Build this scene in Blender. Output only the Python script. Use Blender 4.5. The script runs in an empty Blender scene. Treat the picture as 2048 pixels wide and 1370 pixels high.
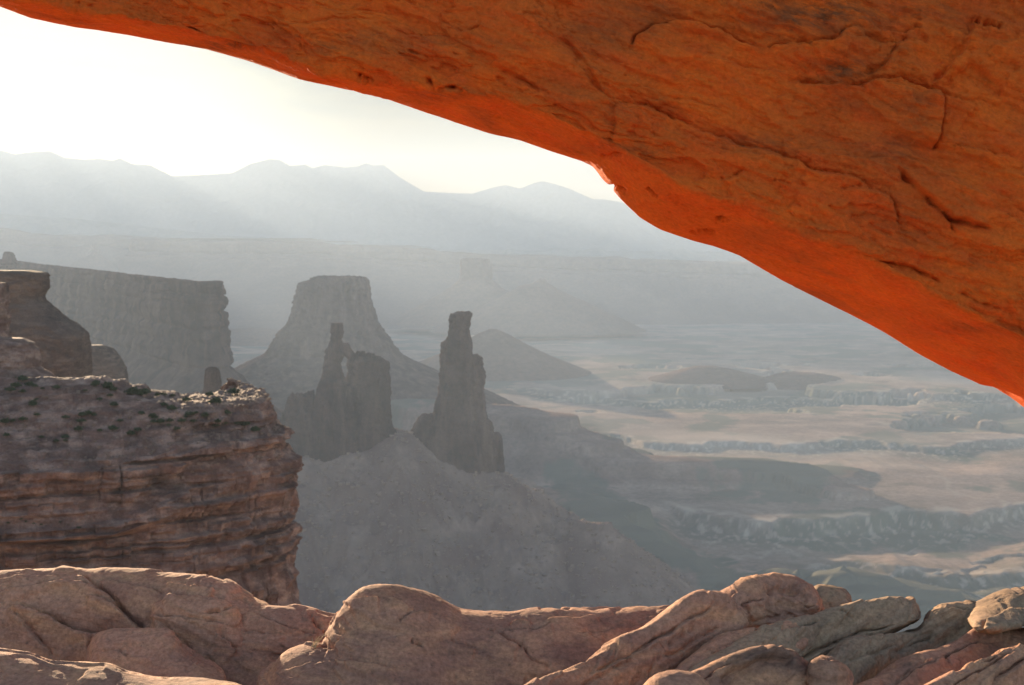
import bpy, math, random
import numpy as np
from mathutils import Vector

C = bpy.context.scene.collection
scene = bpy.context.scene
R = math.radians

# ------------------------------------------------------------------ camera, sky, sun, exposure
FOC = 2813.0                       # focal length in pixels of the 2048 px wide photograph
PITCH = math.atan(185 / FOC)       # the horizon lies 185 px above the middle
cam_d = bpy.data.cameras.new('camera')
cam = bpy.data.objects.new('camera', cam_d); C.objects.link(cam)
cam_d.sensor_width = 36; cam_d.lens = 36 * FOC / 2048
cam_d.clip_start = 0.05; cam_d.clip_end = 100000
cam.rotation_euler = (R(90) - PITCH, 0, 0)
cam_d.dof.use_dof = True; cam_d.dof.focus_distance = 7.6; cam_d.dof.aperture_fstop = 7.0
scene.camera = cam

SUN_EL, SUN_AZ = R(6.9), R(-21.5)
SUN_DIR = Vector((math.sin(SUN_AZ) * math.cos(SUN_EL), math.cos(SUN_AZ) * math.cos(SUN_EL), math.sin(SUN_EL)))
world = bpy.data.worlds.new('World'); scene.world = world
world.use_nodes = True
wn, wl = world.node_tree.nodes, world.node_tree.links
wn.clear()
sky = wn.new('ShaderNodeTexSky'); sky.sky_type = 'NISHITA'; sky.sun_disc = False
sky.sun_elevation = SUN_EL; sky.sun_rotation = SUN_AZ
sky.altitude = 1500; sky.air_density = 1.0; sky.dust_density = 0.5; sky.ozone_density = 1.0
bg = wn.new('ShaderNodeBackground'); bg.inputs['Strength'].default_value = 0.072
wo = wn.new('ShaderNodeOutputWorld')
# added tint dims the eastern sky, less towards the sun; darker cloud streaks above
tc = wn.new('ShaderNodeTexCoord'); mp = wn.new('ShaderNodeMapping'); mp.inputs['Scale'].default_value = (3.2, 3.2, 22)
cn = wn.new('ShaderNodeTexNoise'); cn.inputs['Scale'].default_value = 1.9; cn.inputs['Detail'].default_value = 6; cn.inputs['Distortion'].default_value = 0.4
cr = wn.new('ShaderNodeMapRange'); cr.inputs['From Min'].default_value = 0.44; cr.inputs['From Max'].default_value = 0.66
dt = wn.new('ShaderNodeVectorMath'); dt.operation = 'DOT_PRODUCT'; dt.inputs[1].default_value = (-0.1, 0.99, 0.05)
ve = wn.new('ShaderNodeMapRange'); ve.interpolation_type = 'SMOOTHSTEP'; ve.inputs['From Min'].default_value = 0.2; ve.inputs['From Max'].default_value = 0.85
def wmix(col):
    x = wn.new('ShaderNodeMix'); x.data_type = 'RGBA'; x.blend_type = 'MULTIPLY'; x.inputs['B'].default_value = (*col, 1); return x
v1 = wmix((0.085, 0.060, 0.030)); v2 = wmix((0.62, 0.68, 0.80))
sm = wn.new('ShaderNodeMath'); sm.operation = 'MULTIPLY'
wl.new(tc.outputs['Generated'], mp.inputs['Vector']); wl.new(mp.outputs['Vector'], cn.inputs['Vector']); wl.new(cn.outputs['Fac'], cr.inputs['Value'])
wl.new(tc.outputs['Generated'], dt.inputs[0]); wl.new(dt.outputs['Value'], ve.inputs['Value'])
sd_ = wn.new('ShaderNodeVectorMath'); sd_.operation = 'DOT_PRODUCT'; sd_.inputs[1].default_value = tuple(SUN_DIR)
sg_ = wn.new('ShaderNodeMapRange'); sg_.interpolation_type = 'SMOOTHSTEP'; sg_.inputs['From Min'].default_value = math.cos(R(17)); sg_.inputs['From Max'].default_value = math.cos(R(1)); sg_.inputs['To Min'].default_value = 1.0; sg_.inputs['To Max'].default_value = 0.8
vm_ = wn.new('ShaderNodeMath'); vm_.operation = 'MULTIPLY'
wl.new(tc.outputs['Generated'], sd_.inputs[0]); wl.new(sd_.outputs['Value'], sg_.inputs['Value'])
wl.new(sg_.outputs['Result'], vm_.inputs[0]); wl.new(ve.outputs['Result'], vm_.inputs[1])
wl.new(sky.outputs['Color'], v1.inputs['A']); wl.new(vm_.outputs['Value'], v1.inputs['Factor'])
wl.new(cr.outputs['Result'], sm.inputs[0]); wl.new(ve.outputs['Result'], sm.inputs[1])
wl.new(v1.outputs['Result'], v2.inputs['A']); wl.new(sm.outputs['Value'], v2.inputs['Factor'])
wl.new(v2.outputs['Result'], bg.inputs['Color'])
wl.new(bg.outputs['Background'], wo.inputs['Surface'])
sun_d = bpy.data.lights.new('sun', 'SUN'); sun = bpy.data.objects.new('sun', sun_d); C.objects.link(sun)
sun_d.energy = 5.0; sun_d.angle = R(0.6); sun_d.color = (1.0, 0.76, 0.49)
sun.rotation_euler = SUN_DIR.to_track_quat('Z', 'Y').to_euler()
sun.location = (-20, 50, 30)

vs = scene.view_settings
vs.view_transform = 'Standard'; vs.look = 'None'; vs.exposure = 2.4; vs.gamma = 1; vs.use_curve_mapping = False
cy = scene.cycles
cy.max_bounces = 8; cy.diffuse_bounces = 5; cy.volume_bounces = 2; cy.glossy_bounces = 2; cy.transmission_bounces = 2
cy.use_denoising = True
cy.sample_clamp_indirect = 10
HAZE_DENSITY = 0.000042
HAZE_COLOR = (0.61, 0.765, 1.0, 1)
HAZE_ANISO = 0.12

# ------------------------------------------------------------------ numpy helpers
CP, SP = math.cos(PITCH), math.sin(PITCH)

def P(px, py, y):
    """Point at forward distance y seen at photograph pixel (px, py)."""
    px, py, y = np.broadcast_arrays(np.asarray(px, float), np.asarray(py, float), np.asarray(y, float))
    xc = (px - 1024) / FOC; yc = (685 - py) / FOC
    dy = CP + yc * SP; dz = -SP + yc * CP
    t = y / dy
    return np.stack([xc * t, y, dz * t], -1)

def proj(V):
    x, y, z = V[..., 0], V[..., 1], V[..., 2]
    d = y * CP - z * SP
    u = y * SP + z * CP
    d = np.where(d < 0.1, 0.1, d)
    return np.stack([1024 + FOC * x / d, 685 - FOC * u / d], -1)

_rng = np.random.RandomState(7)
_G = _rng.normal(size=(1024, 3)); _G /= np.linalg.norm(_G, axis=1)[:, None]; _G = _G.astype(np.float32)
def _hash(i, j, k, s):
    h = (i.astype(np.uint32) * np.uint32(374761393)) ^ (j.astype(np.uint32) * np.uint32(668265263)) ^ (k.astype(np.uint32) * np.uint32(2246822519)) ^ np.uint32((s * 3266489917) & 0xffffffff)
    h = (h ^ (h >> np.uint32(13))) * np.uint32(1274126177)
    return h ^ (h >> np.uint32(16))

def noise(Q, s=0):
    Q = np.asarray(Q, np.float32); sh = Q.shape[:-1]; Q = Q.reshape(-1, 3)
    I = np.floor(Q); F = Q - I; I = I.astype(np.int64)
    W = F * F * F * (F * (F * 6 - 15) + 10)
    out = np.zeros(len(Q), np.float32)
    for a in (0, 1):
        wx = W[:, 0] if a else 1 - W[:, 0]
        for b in (0, 1):
            wy = W[:, 1] if b else 1 - W[:, 1]
            for c in (0, 1):
                wz = W[:, 2] if c else 1 - W[:, 2]
                g = _G[_hash(I[:, 0] + a, I[:, 1] + b, I[:, 2] + c, s) & np.uint32(1023)]
                out += wx * wy * wz * (g[:, 0] * (F[:, 0] - a) + g[:, 1] * (F[:, 1] - b) + g[:, 2] * (F[:, 2] - c))
    return (out * 1.6).reshape(sh)

def fbm(Q, oct=4, s=0, gain=0.5, lac=2.03):
    Q = np.asarray(Q, np.float32); r = 0; a = 1.0
    for o in range(oct):
        r = r + a * noise(Q * lac ** o + 17.3 * o, s + o); a *= gain
    return r

def ridged(Q, oct=4, s=0):
    r = 0; a = 1.0
    for o in range(oct):
        r = r + a * (1 - 2 * np.abs(noise(np.asarray(Q) * 2.05 ** o + 9.1 * o, s + o))); a *= 0.5
    return r

def sstep(a, b, x):
    t = np.clip((x - a) / (b - a), 0, 1); return t * t * (3 - 2 * t)

def rnd(i, s=0):
    i = np.asarray(np.floor(i), np.int64)
    return (_hash(i, i * 0 + 3, i * 0 + 11, s) & np.uint32(65535)).astype(np.float32) / 65535.0

def rnd2(i, j, s=0):
    i = np.asarray(np.floor(i), np.int64); j = np.asarray(np.floor(j), np.int64)
    return (_hash(i, j, i * 0 + 5, s) & np.uint32(65535)).astype(np.float32) / 65535.0

def gsmooth(A, sg, axis=0, wrap=False):
    if sg <= 0: return A
    r = int(3 * sg + 1); k = np.exp(-0.5 * (np.arange(-r, r + 1) / sg) ** 2); k /= k.sum()
    A = np.moveaxis(A, axis, 0)
    pad = np.concatenate([A[-r:], A, A[:r]]) if wrap else np.concatenate([np.repeat(A[:1], r, 0), A, np.repeat(A[-1:], r, 0)])
    out = sum(k[i] * pad[i:i + len(A)] for i in range(2 * r + 1))
    return np.moveaxis(out, 0, axis)

def curve(pts, n, sg=0.0, ts=None):
    """Resample a polyline evenly along its length (or at fractions ts)."""
    p = np.asarray(pts, float)
    L = np.r_[0, np.cumsum(np.linalg.norm(np.diff(p, axis=0), axis=1))]; L /= L[-1]
    t = np.linspace(0, 1, n) if ts is None else ts
    out = np.stack([np.interp(t, L, p[:, k]) for k in range(p.shape[1])], -1)
    if sg: 
        e0, e1 = out[0].copy(), out[-1].copy(); out = gsmooth(out, sg); out[0], out[-1] = e0, e1
    return out

def normals(V, wrap_u=False, wrap_v=False):
    def d(A, ax, wrap):
        if wrap: return np.roll(A, -1, ax) - np.roll(A, 1, ax)
        return np.gradient(A, axis=ax)
    n = np.cross(d(V, 0, wrap_u), d(V, 1, wrap_v))
    return n / np.maximum(np.linalg.norm(n, axis=-1, keepdims=True), 1e-9)

def grid_faces(nu, nv, wrap_v=False, wrap_u=False, off=0):
    I = np.arange(nu * nv).reshape(nu, nv) + off
    A = I
    if wrap_v: A = np.concatenate([A, A[:, :1]], 1)
    if wrap_u: A = np.concatenate([A, A[:1]], 0)
    return np.stack([A[:-1, :-1], A[1:, :-1], A[1:, 1:], A[:-1, 1:]], -1).reshape(-1, 4)

def mesh_obj(name, V, F, mat, attrs=None, smooth=True, tris=None, parent=None):
    V = np.ascontiguousarray(np.asarray(V, np.float32).reshape(-1, 3))
    me = bpy.data.meshes.new(name)
    nq = len(F); nt = 0 if tris is None else len(tris)
    loops = np.asarray(F, np.int32).reshape(-1)
    if nt: loops = np.r_[loops, np.asarray(tris, np.int32).reshape(-1)]
    me.vertices.add(len(V)); me.vertices.foreach_set('co', V.reshape(-1))
    me.loops.add(len(loops)); me.loops.foreach_set('vertex_index', loops)
    me.polygons.add(nq + nt)
    st = np.r_[np.arange(nq) * 4, nq * 4 + np.arange(nt) * 3].astype(np.int32)
    me.polygons.foreach_set('loop_start', st)
    try: me.polygons.foreach_set('loop_total', np.r_[np.full(nq, 4), np.full(nt, 3)].astype(np.int32))
    except Exception: pass
    me.polygons.foreach_set('use_smooth', np.full(nq + nt, smooth))
    me.update(calc_edges=True); me.validate()
    for k, a in (attrs or {}).items():
        at = me.attributes.new(k, 'FLOAT', 'POINT'); at.data.foreach_set('value', np.asarray(a, np.float32).reshape(-1))
    me.materials.append(mat)
    o = bpy.data.objects.new(name, me); C.objects.link(o)
    if parent: o.parent = parent
    return o

def orient(V, F, inside):
    """Flip quads so that the shell faces away from a point inside."""
    a, b, c = V[F[:, 0]], V[F[:, 1]], V[F[:, 2]]
    s = np.einsum('ij,ij->i', np.cross(b - a, c - a), (a + c) / 2 - inside).sum()
    return F[:, ::-1] if s < 0 else F

def tag(o, label=None, cat=None, group=None, kind=None):
    if label: o['label'] = label
    if cat: o['category'] = cat
    if group: o['group'] = group
    if kind: o['kind'] = kind
    return o

# ------------------------------------------------------------------ materials
def nodes_of(name):
    m = bpy.data.materials.new(name); m.use_nodes = True
    n, l = m.node_tree.nodes, m.node_tree.links
    return m, n, l, n['Principled BSDF']

def rock_material(name, ca, cb, cc, scale, strata=(1, 1, 6), bump=0.5, bump_scale=None, bump_dist=0.01, rough=0.9, stain=None, stain_attr=None, rot=0.0, stain_max=0.85, grain=0.34, grit=0):
    """ca/cb blend in large patches, cc lies in bands; scale is features per metre."""
    m, n, l, b = nodes_of(name)
    geo = n.new('ShaderNodeNewGeometry')
    def nz(vec, sc, det=6, rgh=0.6, dist=0.0):
        t = n.new('ShaderNodeTexNoise'); t.inputs['Scale'].default_value = sc; t.inputs['Detail'].default_value = det
        t.inputs['Roughness'].default_value = rgh; t.inputs['Distortion'].default_value = dist; l.new(vec, t.inputs['Vector']); return t.outputs['Fac']
    def rng(v, a, c, lo=0, hi=1):
        r = n.new('ShaderNodeMapRange'); r.inputs['From Min'].default_value = a; r.inputs['From Max'].default_value = c
        r.inputs['To Min'].default_value = lo; r.inputs['To Max'].default_value = hi; l.new(v, r.inputs['Value']); return r.outputs['Result']
    def mix(f, a, c):
        x = n.new('ShaderNodeMix'); x.data_type = 'RGBA'
        l.new(f, x.inputs['Factor'])
        for v, k in ((a, 'A'), (c, 'B')):
            if isinstance(v, tuple): x.inputs[k].default_value = (*v, 1)
            else: l.new(v, x.inputs[k])
        return x.outputs['Result']
    pos = geo.outputs['Position']
    mp = n.new('ShaderNodeMapping'); mp.vector_type = 'TEXTURE'; mp.inputs['Scale'].default_value = tuple(1 / q for q in strata)
    mp.inputs['Rotation'].default_value = (0, R(-rot), 0); l.new(pos, mp.inputs['Vector'])
    sv = mp.outputs['Vector']
    col = mix(rng(nz(pos, scale, 8, 0.62, 0.3), 0.38, 0.64), ca, cb)
    col = mix(rng(nz(sv, scale * 1.7, 6, 0.6), 0.46, 0.68), col, cc)
    fine = nz(pos, scale * 22, 6, 0.7)
    if stain:
        s = rng(nz(sv, scale * 0.5, 9, 0.66, 0.5), 0.52, 0.72, 0, stain_max)
        col = mix(s, col, stain)
        if stain_attr:
            at = n.new('ShaderNodeAttribute'); at.attribute_name = stain_attr
            mul = n.new('ShaderNodeMath'); mul.operation = 'MULTIPLY'
            l.new(at.outputs['Fac'], mul.inputs[0]); l.new(rng(nz(sv, scale * 4, 8, 0.7), 0.36, 0.58), mul.inputs[1])
            col = mix(mul.outputs['Value'], col, stain)
    if grit:
        gs = rng(nz(pos, grit, 4, 0.75), 0.60, 0.70, 0, 0.55); col = mix(gs, col, stain)
    hs = n.new('ShaderNodeHueSaturation'); l.new(col, hs.inputs['Color']); l.new(rng(fine, 0.25, 0.75, 1 - grain, 1 + grain), hs.inputs['Value'])
    l.new(hs.outputs['Color'], b.inputs['Base Color'])
    b.inputs['Roughness'].default_value = rough
    b.inputs['Specular IOR Level'].default_value = 0.12
    bs = bump_scale or scale * 8
    h1 = nz(sv, bs * 0.5, 10, 0.66, 0.2); h2 = nz(pos, bs * 6, 5, 0.7)
    ad = n.new('ShaderNodeMath'); ad.operation = 'MULTIPLY_ADD'; ad.inputs[1].default_value = 0.18
    l.new(h2, ad.inputs[0]); l.new(h1, ad.inputs[2])
    bp = n.new('ShaderNodeBump'); bp.inputs['Strength'].default_value = bump; bp.inputs['Distance'].default_value = bump_dist
    l.new(ad.outputs['Value'], bp.inputs['Height']); l.new(bp.outputs['Normal'], b.inputs['Normal'])
    return m

M_ARCH = rock_material('arch_sandstone', (0.76, 0.141, 0.018), (0.60, 0.114, 0.020), (0.70, 0.102, 0.016), 1.6, (1.0, 1.0, 3.5), 1.0, 16, 0.03, stain=(0.22, 0.068, 0.026), stain_attr='stain', rot=-20, stain_max=0.6, grain=0.22)  # oversaturated sandstone; part of the orange bounce glow is put into its colour
M_ROCK = rock_material('ledge_sandstone', (0.45, 0.228, 0.148), (0.28, 0.142, 0.10), (0.50, 0.255, 0.145), 2.0, (1.0, 1.0, 4.5), 1.0, 22, 0.011, stain=(0.13, 0.078, 0.06), rot=-8, grain=0.42, grit=38)
M_ROCKR = rock_material('ledge_sandstone_buff', (0.34, 0.22, 0.145), (0.24, 0.155, 0.105), (0.38, 0.245, 0.15), 2.0, (1.0, 1.0, 5.0), 1.0, 22, 0.011, stain=(0.12, 0.09, 0.06), rot=27, grain=0.42, grit=38)
M_SLOPE = rock_material('canyon_slickrock', (0.31, 0.215, 0.14), (0.27, 0.18, 0.115), (0.31, 0.215, 0.15), 0.3, (1, 1, 2), 0.4, 2, 0.1)
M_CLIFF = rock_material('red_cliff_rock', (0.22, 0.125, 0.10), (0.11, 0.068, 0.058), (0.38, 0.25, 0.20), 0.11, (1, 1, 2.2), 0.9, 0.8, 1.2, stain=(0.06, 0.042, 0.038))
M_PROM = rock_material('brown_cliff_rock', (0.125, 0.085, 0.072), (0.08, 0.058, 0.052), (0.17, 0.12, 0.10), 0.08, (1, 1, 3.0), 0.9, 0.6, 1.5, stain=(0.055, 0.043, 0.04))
M_MESA = rock_material('mesa_rock', (0.085, 0.054, 0.050), (0.038, 0.027, 0.026), (0.13, 0.085, 0.074), 0.02, (1, 1, 0.16), 1.0, 0.10, 8, stain=(0.045, 0.034, 0.032))  # vertical colour streaks stand in for the shading of the flutes
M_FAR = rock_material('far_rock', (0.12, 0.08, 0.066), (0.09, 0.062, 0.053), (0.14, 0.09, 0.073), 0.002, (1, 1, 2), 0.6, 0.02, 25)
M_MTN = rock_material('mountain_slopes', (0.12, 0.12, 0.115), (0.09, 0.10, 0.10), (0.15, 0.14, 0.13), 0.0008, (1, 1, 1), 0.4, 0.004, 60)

def ground_material():
    m = rock_material('canyon_floor_soil', (0.27, 0.20, 0.168), (0.19, 0.148, 0.127), (0.35, 0.255, 0.21), 0.004, (1, 1, 3), 0.5, 0.03, 3, stain=(0.085, 0.08, 0.065))
    n, l = m.node_tree.nodes, m.node_tree.links; b = n['Principled BSDF']
    src = b.inputs['Base Color'].links[0].from_socket
    for attr, colr in (('debris', (0.150, 0.099, 0.088)), ('scrub', (0.125, 0.128, 0.108)), ('pale', (0.46, 0.38, 0.32))):
        at = n.new('ShaderNodeAttribute'); at.attribute_name = attr
        x = n.new('ShaderNodeMix'); x.data_type = 'RGBA'; x.inputs['B'].default_value = (*colr, 1)
        l.new(at.outputs['Fac'], x.inputs['Factor']); l.new(src, x.inputs['A']); src = x.outputs['Result']
    l.new(src, b.inputs['Base Color']); b.inputs['Specular IOR Level'].default_value = 0.0
    return m
M_GROUND = ground_material()
for m_ in (M_MESA, M_FAR, M_MTN): m_.node_tree.nodes['Principled BSDF'].inputs['Specular IOR Level'].default_value = 0.0

def plain_material(name, a, bcol, sc):
    m, n, l, b = nodes_of(name)
    t = n.new('ShaderNodeTexNoise'); t.inputs['Scale'].default_value = sc
    g = n.new('ShaderNodeNewGeometry'); l.new(g.outputs['Position'], t.inputs['Vector'])
    x = n.new('ShaderNodeMix'); x.data_type = 'RGBA'; x.inputs['A'].default_value = (*a, 1); x.inputs['B'].default_value = (*bcol, 1)
    l.new(t.outputs['Fac'], x.inputs['Factor']); l.new(x.outputs['Result'], b.inputs['Base Color']); b.inputs['Roughness'].default_value = 0.95
    b.inputs['Specular IOR Level'].default_value = 0.1
    return m
M_SHRUB = plain_material('juniper_leaves', (0.035, 0.05, 0.028), (0.075, 0.085, 0.045), 2.0)
M_GRASS = plain_material('dry_grass', (0.42, 0.33, 0.20), (0.55, 0.45, 0.28), 30)
M_DEBRIS = plain_material('debris_stone', (0.15, 0.105, 0.09), (0.27, 0.195, 0.165), 0.3)
M_STONE = plain_material('loose_stone', (0.15, 0.095, 0.075), (0.26, 0.18, 0.145), 0.3)

# ------------------------------------------------------------------ setting: haze, mountains, canyon floor
def make_haze():
    x0, x1, y0, y1, z0, z1 = -18500, 18500, -900, 22500, -760, 1480
    V = np.array([(x, y, z) for x in (x0, x1) for y in (y0, y1) for z in (z0, z1)])
    F = np.array([(0, 1, 3, 2), (4, 6, 7, 5), (0, 4, 5, 1), (2, 3, 7, 6), (0, 2, 6, 4), (1, 5, 7, 3)])
    m = bpy.data.materials.new('morning_haze'); m.use_nodes = True
    n, l = m.node_tree.nodes, m.node_tree.links; n.clear()
    v = n.new('ShaderNodeVolumePrincipled'); o = n.new('ShaderNodeOutputMaterial')
    v.inputs['Color'].default_value = HAZE_COLOR; v.inputs['Density'].default_value = HAZE_DENSITY; v.inputs['Anisotropy'].default_value = HAZE_ANISO
    l.new(v.outputs['Volume'], o.inputs['Volume'])
    ob = mesh_obj('haze', V, F, m, smooth=False)
    tag(ob, 'pale morning haze filling the canyon air', 'haze', kind='stuff')
make_haze()

def interp_px(pts, px):
    p = np.asarray(pts, float); return np.interp(px, p[:, 0], p[:, 1])

MTN = [(-2600, 470), (-1800, 420), (-1200, 380), (-700, 330), (-400, 318), (-200, 303), (-100, 312), (0, 300), (30, 308), (60, 304), (100, 302), (130, 315), (170, 319), (200, 317), (225, 321),
       (240, 316), (265, 328), (300, 330), (345, 352), (400, 350), (465, 346), (500, 328), (540, 318), (560, 320), (580, 332), (610, 329), (625, 336), (650, 330),
       (690, 335), (715, 333), (733, 326), (745, 331), (768, 330), (800, 355), (848, 383), (900, 386), (945, 387), (985, 375), (1010, 370), (1040, 377), (1065, 367),
       (1085, 362), (1110, 368), (1140, 378), (1185, 398), (1210, 399), (1240, 404), (1300, 425), (1400, 450), (1600, 470), (1900, 488), (2300, 498), (3200, 505), (4400, 505)]
FOOT = [(-2600, 470), (-1200, 440), (-300, 420), (0, 428), (150, 437), (300, 454), (440, 470), (600, 480), (900, 500), (4400, 520)]

def mountains():
    nu, nv = 900, 90
    px = np.linspace(-1450, 3500, nu)
    parts = []
    for pts, y, back, front, base, sd in ((MTN, 19000, 2200, 3000, -480, 3), (FOOT, 15500, 900, 1300, -480, 8)):
        top = P(px, interp_px(pts, px), y)
        k = np.r_[np.linspace(-1, 0, 30), np.linspace(0, 1, nv - 29)[1:]]
        V = np.zeros((nu, nv, 3))
        dy = np.where(k < 0, -k * back, -k * front)
        V[..., 0] = top[:, None, 0] * ((y + dy) / y)[None, :]
        V[..., 1] = y + dy[None, :]
        fall = np.abs(k) ** 0.85
        V[..., 2] = top[:, None, 2] * (1 - fall) + base * fall
        q = V / 900.0; q[..., 2] = 0
        V[..., 2] += 130 * ridged(q, 5, sd) * (np.minimum(1, np.abs(k) * 6) * (1 - np.abs(k)))[None, :] - 60 * np.minimum(1, np.abs(k) * 5)[None, :]
        parts.append(V)
    Vs = np.concatenate([p.reshape(-1, 3) for p in parts])
    F = np.concatenate([grid_faces(nu, nv)[:, ::-1], grid_faces(nu, nv, off=nu * nv)[:, ::-1]])
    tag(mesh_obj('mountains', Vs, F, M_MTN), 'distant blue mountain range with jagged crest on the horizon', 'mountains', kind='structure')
mountains()

def seg_dist(X, Y, pts):
    """Distance to a polyline in plan and the height interpolated along it."""
    best = np.full(X.shape, 1e12); hz = np.zeros(X.shape)
    for a, b in zip(pts[:-1], pts[1:]):
        d = b - a; L2 = d[0] ** 2 + d[1] ** 2
        t = np.clip(((X - a[0]) * d[0] + (Y - a[1]) * d[1]) / L2, 0, 1)
        dd = np.hypot(X - a[0] - t * d[0], Y - a[1] - t * d[1])
        m = dd < best; best = np.where(m, dd, best); hz = np.where(m, a[2] + t * d[2], hz)
    return best, hz

def floor_base(y):
    return np.interp(y, [0, 2500, 3500, 6000, 8000, 11000, 16000], [-585, -572, -556, -540, -540, -560, -540])

def ridge_pts(L): return np.array([P(a, b, c) for a, b, c in L])
WW_SPINE = ridge_pts([(470, 960, 2300), (560, 905, 2350), (640, 922, 2368), (740, 898, 2378), (790, 867, 2384), (826, 870, 2386), (880, 915, 2386), (950, 938, 2387), (978, 945, 2390)])
WW_SPUR = ridge_pts([(1003, 950, 2400), (1060, 1008, 2380), (1105, 1036, 2350), (1150, 1046, 2320), (1212, 1050, 2290)])
BENCH_A = ridge_pts([(820, 800, 3750), (1000, 808, 3650), (1105, 814, 3600)])
BENCH_A2 = ridge_pts([(1100, 850, 3560), (1200, 868, 3500)])
BENCH_A3 = ridge_pts([(1180, 890, 3480), (1290, 908, 3400)])
BENCH_A4 = ridge_pts([(1230, 915, 3420), (1340, 916, 3400), (1500, 918, 3380), (1590, 924, 3330), (1690, 950, 3200)])
BENCH_B = ridge_pts([(900, 930, 2950), (1060, 962, 2850), (1150, 975, 2800), (1238, 984, 2760)])
BENCH_B2 = ridge_pts([(1180, 1020, 2700), (1320, 1068, 2560), (1400, 1110, 2440)])
HILL_R = ridge_pts([(1620, 1120, 2380), (1680, 1104, 2350), (1720, 1112, 2340), (1900, 1150, 2300)])

def step_fall(d, w, cliff, slope):
    return np.where(d < w, 0.04 * d, 0.04 * w + cliff * sstep(w, w + 14, d) + np.maximum(0, d - w) * slope)

def ground_height(X, Y):
    Q = np.stack([X, Y, 0 * X], -1)
    wob = 40 * fbm(Q / 260, 4, 21)
    base = floor_base(Y) + 6 * fbm(Q / 1100, 3, 5) + 0.7 * fbm(Q / 120, 4, 6)
    # stepped benches
    H = base; bench = np.zeros(X.shape)
    for pts, w, cl, sl in ((BENCH_A, 60, 30, 0.45), (BENCH_A2, 50, 22, 0.35), (BENCH_A3, 45, 16, 0.30), (BENCH_A4, 60, 14, 0.16), (BENCH_B, 50, 24, 0.5), (BENCH_B2, 40, 12, 0.3), (HILL_R, 20, 3, 0.28)):
        d, hz = seg_dist(X, Y, pts)
        d = np.maximum(0, d + wob * np.clip(d / 120, 0.15, 1))
        h = hz - step_fall(d, w, cl, sl) - 0.13 * np.clip(pts[:, 1].max() - Y, -1.5 * w, 3 * w)
        per = 17.0; t = (h + 4 * fbm(Q / 150, 2, 9)) / per                       # strata ledges on the slopes
        h = 0.35 * h + 0.65 * per * (np.floor(t) + sstep(0.55, 1.0, t - np.floor(t)))
        bench = np.where(h > H, sstep(1, 9, h - base), bench); H = np.maximum(H, h)
    # far low swells
    far = sstep(4200, 6000, Y) * (1 - sstep(9500, 10500, Y))
    H = H + far * 10 * np.maximum(0, fbm(np.stack([X / 1400, Y / 700, 0 * X], -1), 4, 31))
    # long low scarps: the floor steps down towards the viewer
    pxg = 1024 + FOC * X / np.maximum(Y, 100)
    wv = 70 * fbm(np.stack([X / 260, 0 * X, 0 * X + 3], -1), 5, 95, 0.6)
    foot = np.zeros(X.shape); edge = np.zeros(X.shape)
    for pts_, drop, wd in (([(1300, 3150), (1370, 3040), (1500, 2960), (1640, 2905), (1800, 3060), (1950, 2970), (2060, 3130), (2600, 3200)], 24, 70), ([(1180, 4300), (1290, 4060), (1500, 4000), (1700, 4050), (1900, 3980), (2100, 4150), (2600, 4200)], 13, 60),
                           ([(1560, 2560), (1700, 2640), (1850, 2560), (2100, 2500), (2600, 2500)], 14, 60), ([(1000, 5600), (1300, 5300), (1600, 5450), (1900, 5250), (2600, 5400)], 16, 90)):
        a_ = np.asarray(pts_, float); yr = np.interp(pxg, a_[:, 0], a_[:, 1]) + wv * (1 + 0.5 * (a_[0, 1] > 3500))
        on = sstep(a_[0, 0], a_[0, 0] + 90, pxg); u_ = yr - Y
        H = H - on * drop * sstep(0, wd, u_) * (1 - 0.9 * sstep(wd * 3, wd * 9, u_))
        foot = np.maximum(foot, on * sstep(0, wd * 0.3, u_) * (1 - sstep(wd * 1.2, wd * 4.5, u_))); edge = np.maximum(edge, on * np.exp(-((u_ + 12) / 26) ** 2))
    # side canyons cut below the pale rim
    m = fbm(np.stack([X / 330, Y / 430, 0 * X], -1), 6, 41, 0.55)
    zone = sstep(350, 650, X) * sstep(2150, 2350, Y) * (1 - sstep(2900, 3050, Y + 0.10 * (X - 900) * (X > 900)))
    cut = sstep(-0.07, 0.09, m - (1 - zone) * 2)
    H = H - cut * (5 + 3 * fbm(Q / 130, 3, 44))
    m2 = fbm(np.stack([X / 700, Y / 800, 0 * X], -1), 6, 47)
    zone2 = sstep(-200, 300, X) * sstep(3900, 4300, Y) * (1 - sstep(6600, 7000, Y))
    cut2 = sstep(0.1, 0.16, m2 - (1 - zone2) * 2)
    H = H - cut2 * 26
    # the debris skirt below the towers
    d, hz = seg_dist(X, Y, WW_SPINE)
    gul = 10 * ridged(np.stack([X / 130, Y / 130, 0 * X], -1), 4, 51) + 5 * fbm(Q / 22, 4, 52)
    dt = np.sqrt(np.maximum(0, d - 22) ** 2 + 0.01)
    tal = hz - np.minimum(dt * 0.80, 0.80 * 170 + (dt - 170) * 0.70) + gul * np.clip(d / 90, 0.1, 1) * 1.3 + 2.2 * fbm(Q / 13, 3, 54)
    d2, hz2 = seg_dist(X, Y, WW_SPUR)
    sp = hz2 - np.where(d2 < 12, 0, 8 + (d2 - 12) * 0.74) + gul * 0.3
    tal = np.maximum(tal, sp)
    H2 = np.maximum(H, tal)
    taln = (tal > H).astype(float)
    rim = np.exp(-((m - (1 - zone) * 2 + 0.035) / 0.05) ** 2) * zone * (1 - taln)
    rim2 = np.exp(-((m2 - (1 - zone2) * 2 - 0.06) / 0.05) ** 2) * zone2 * (1 - taln)
    pn = fbm(np.stack([X / 800, Y / 1100, 0 * X], -1), 6, 61)
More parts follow.
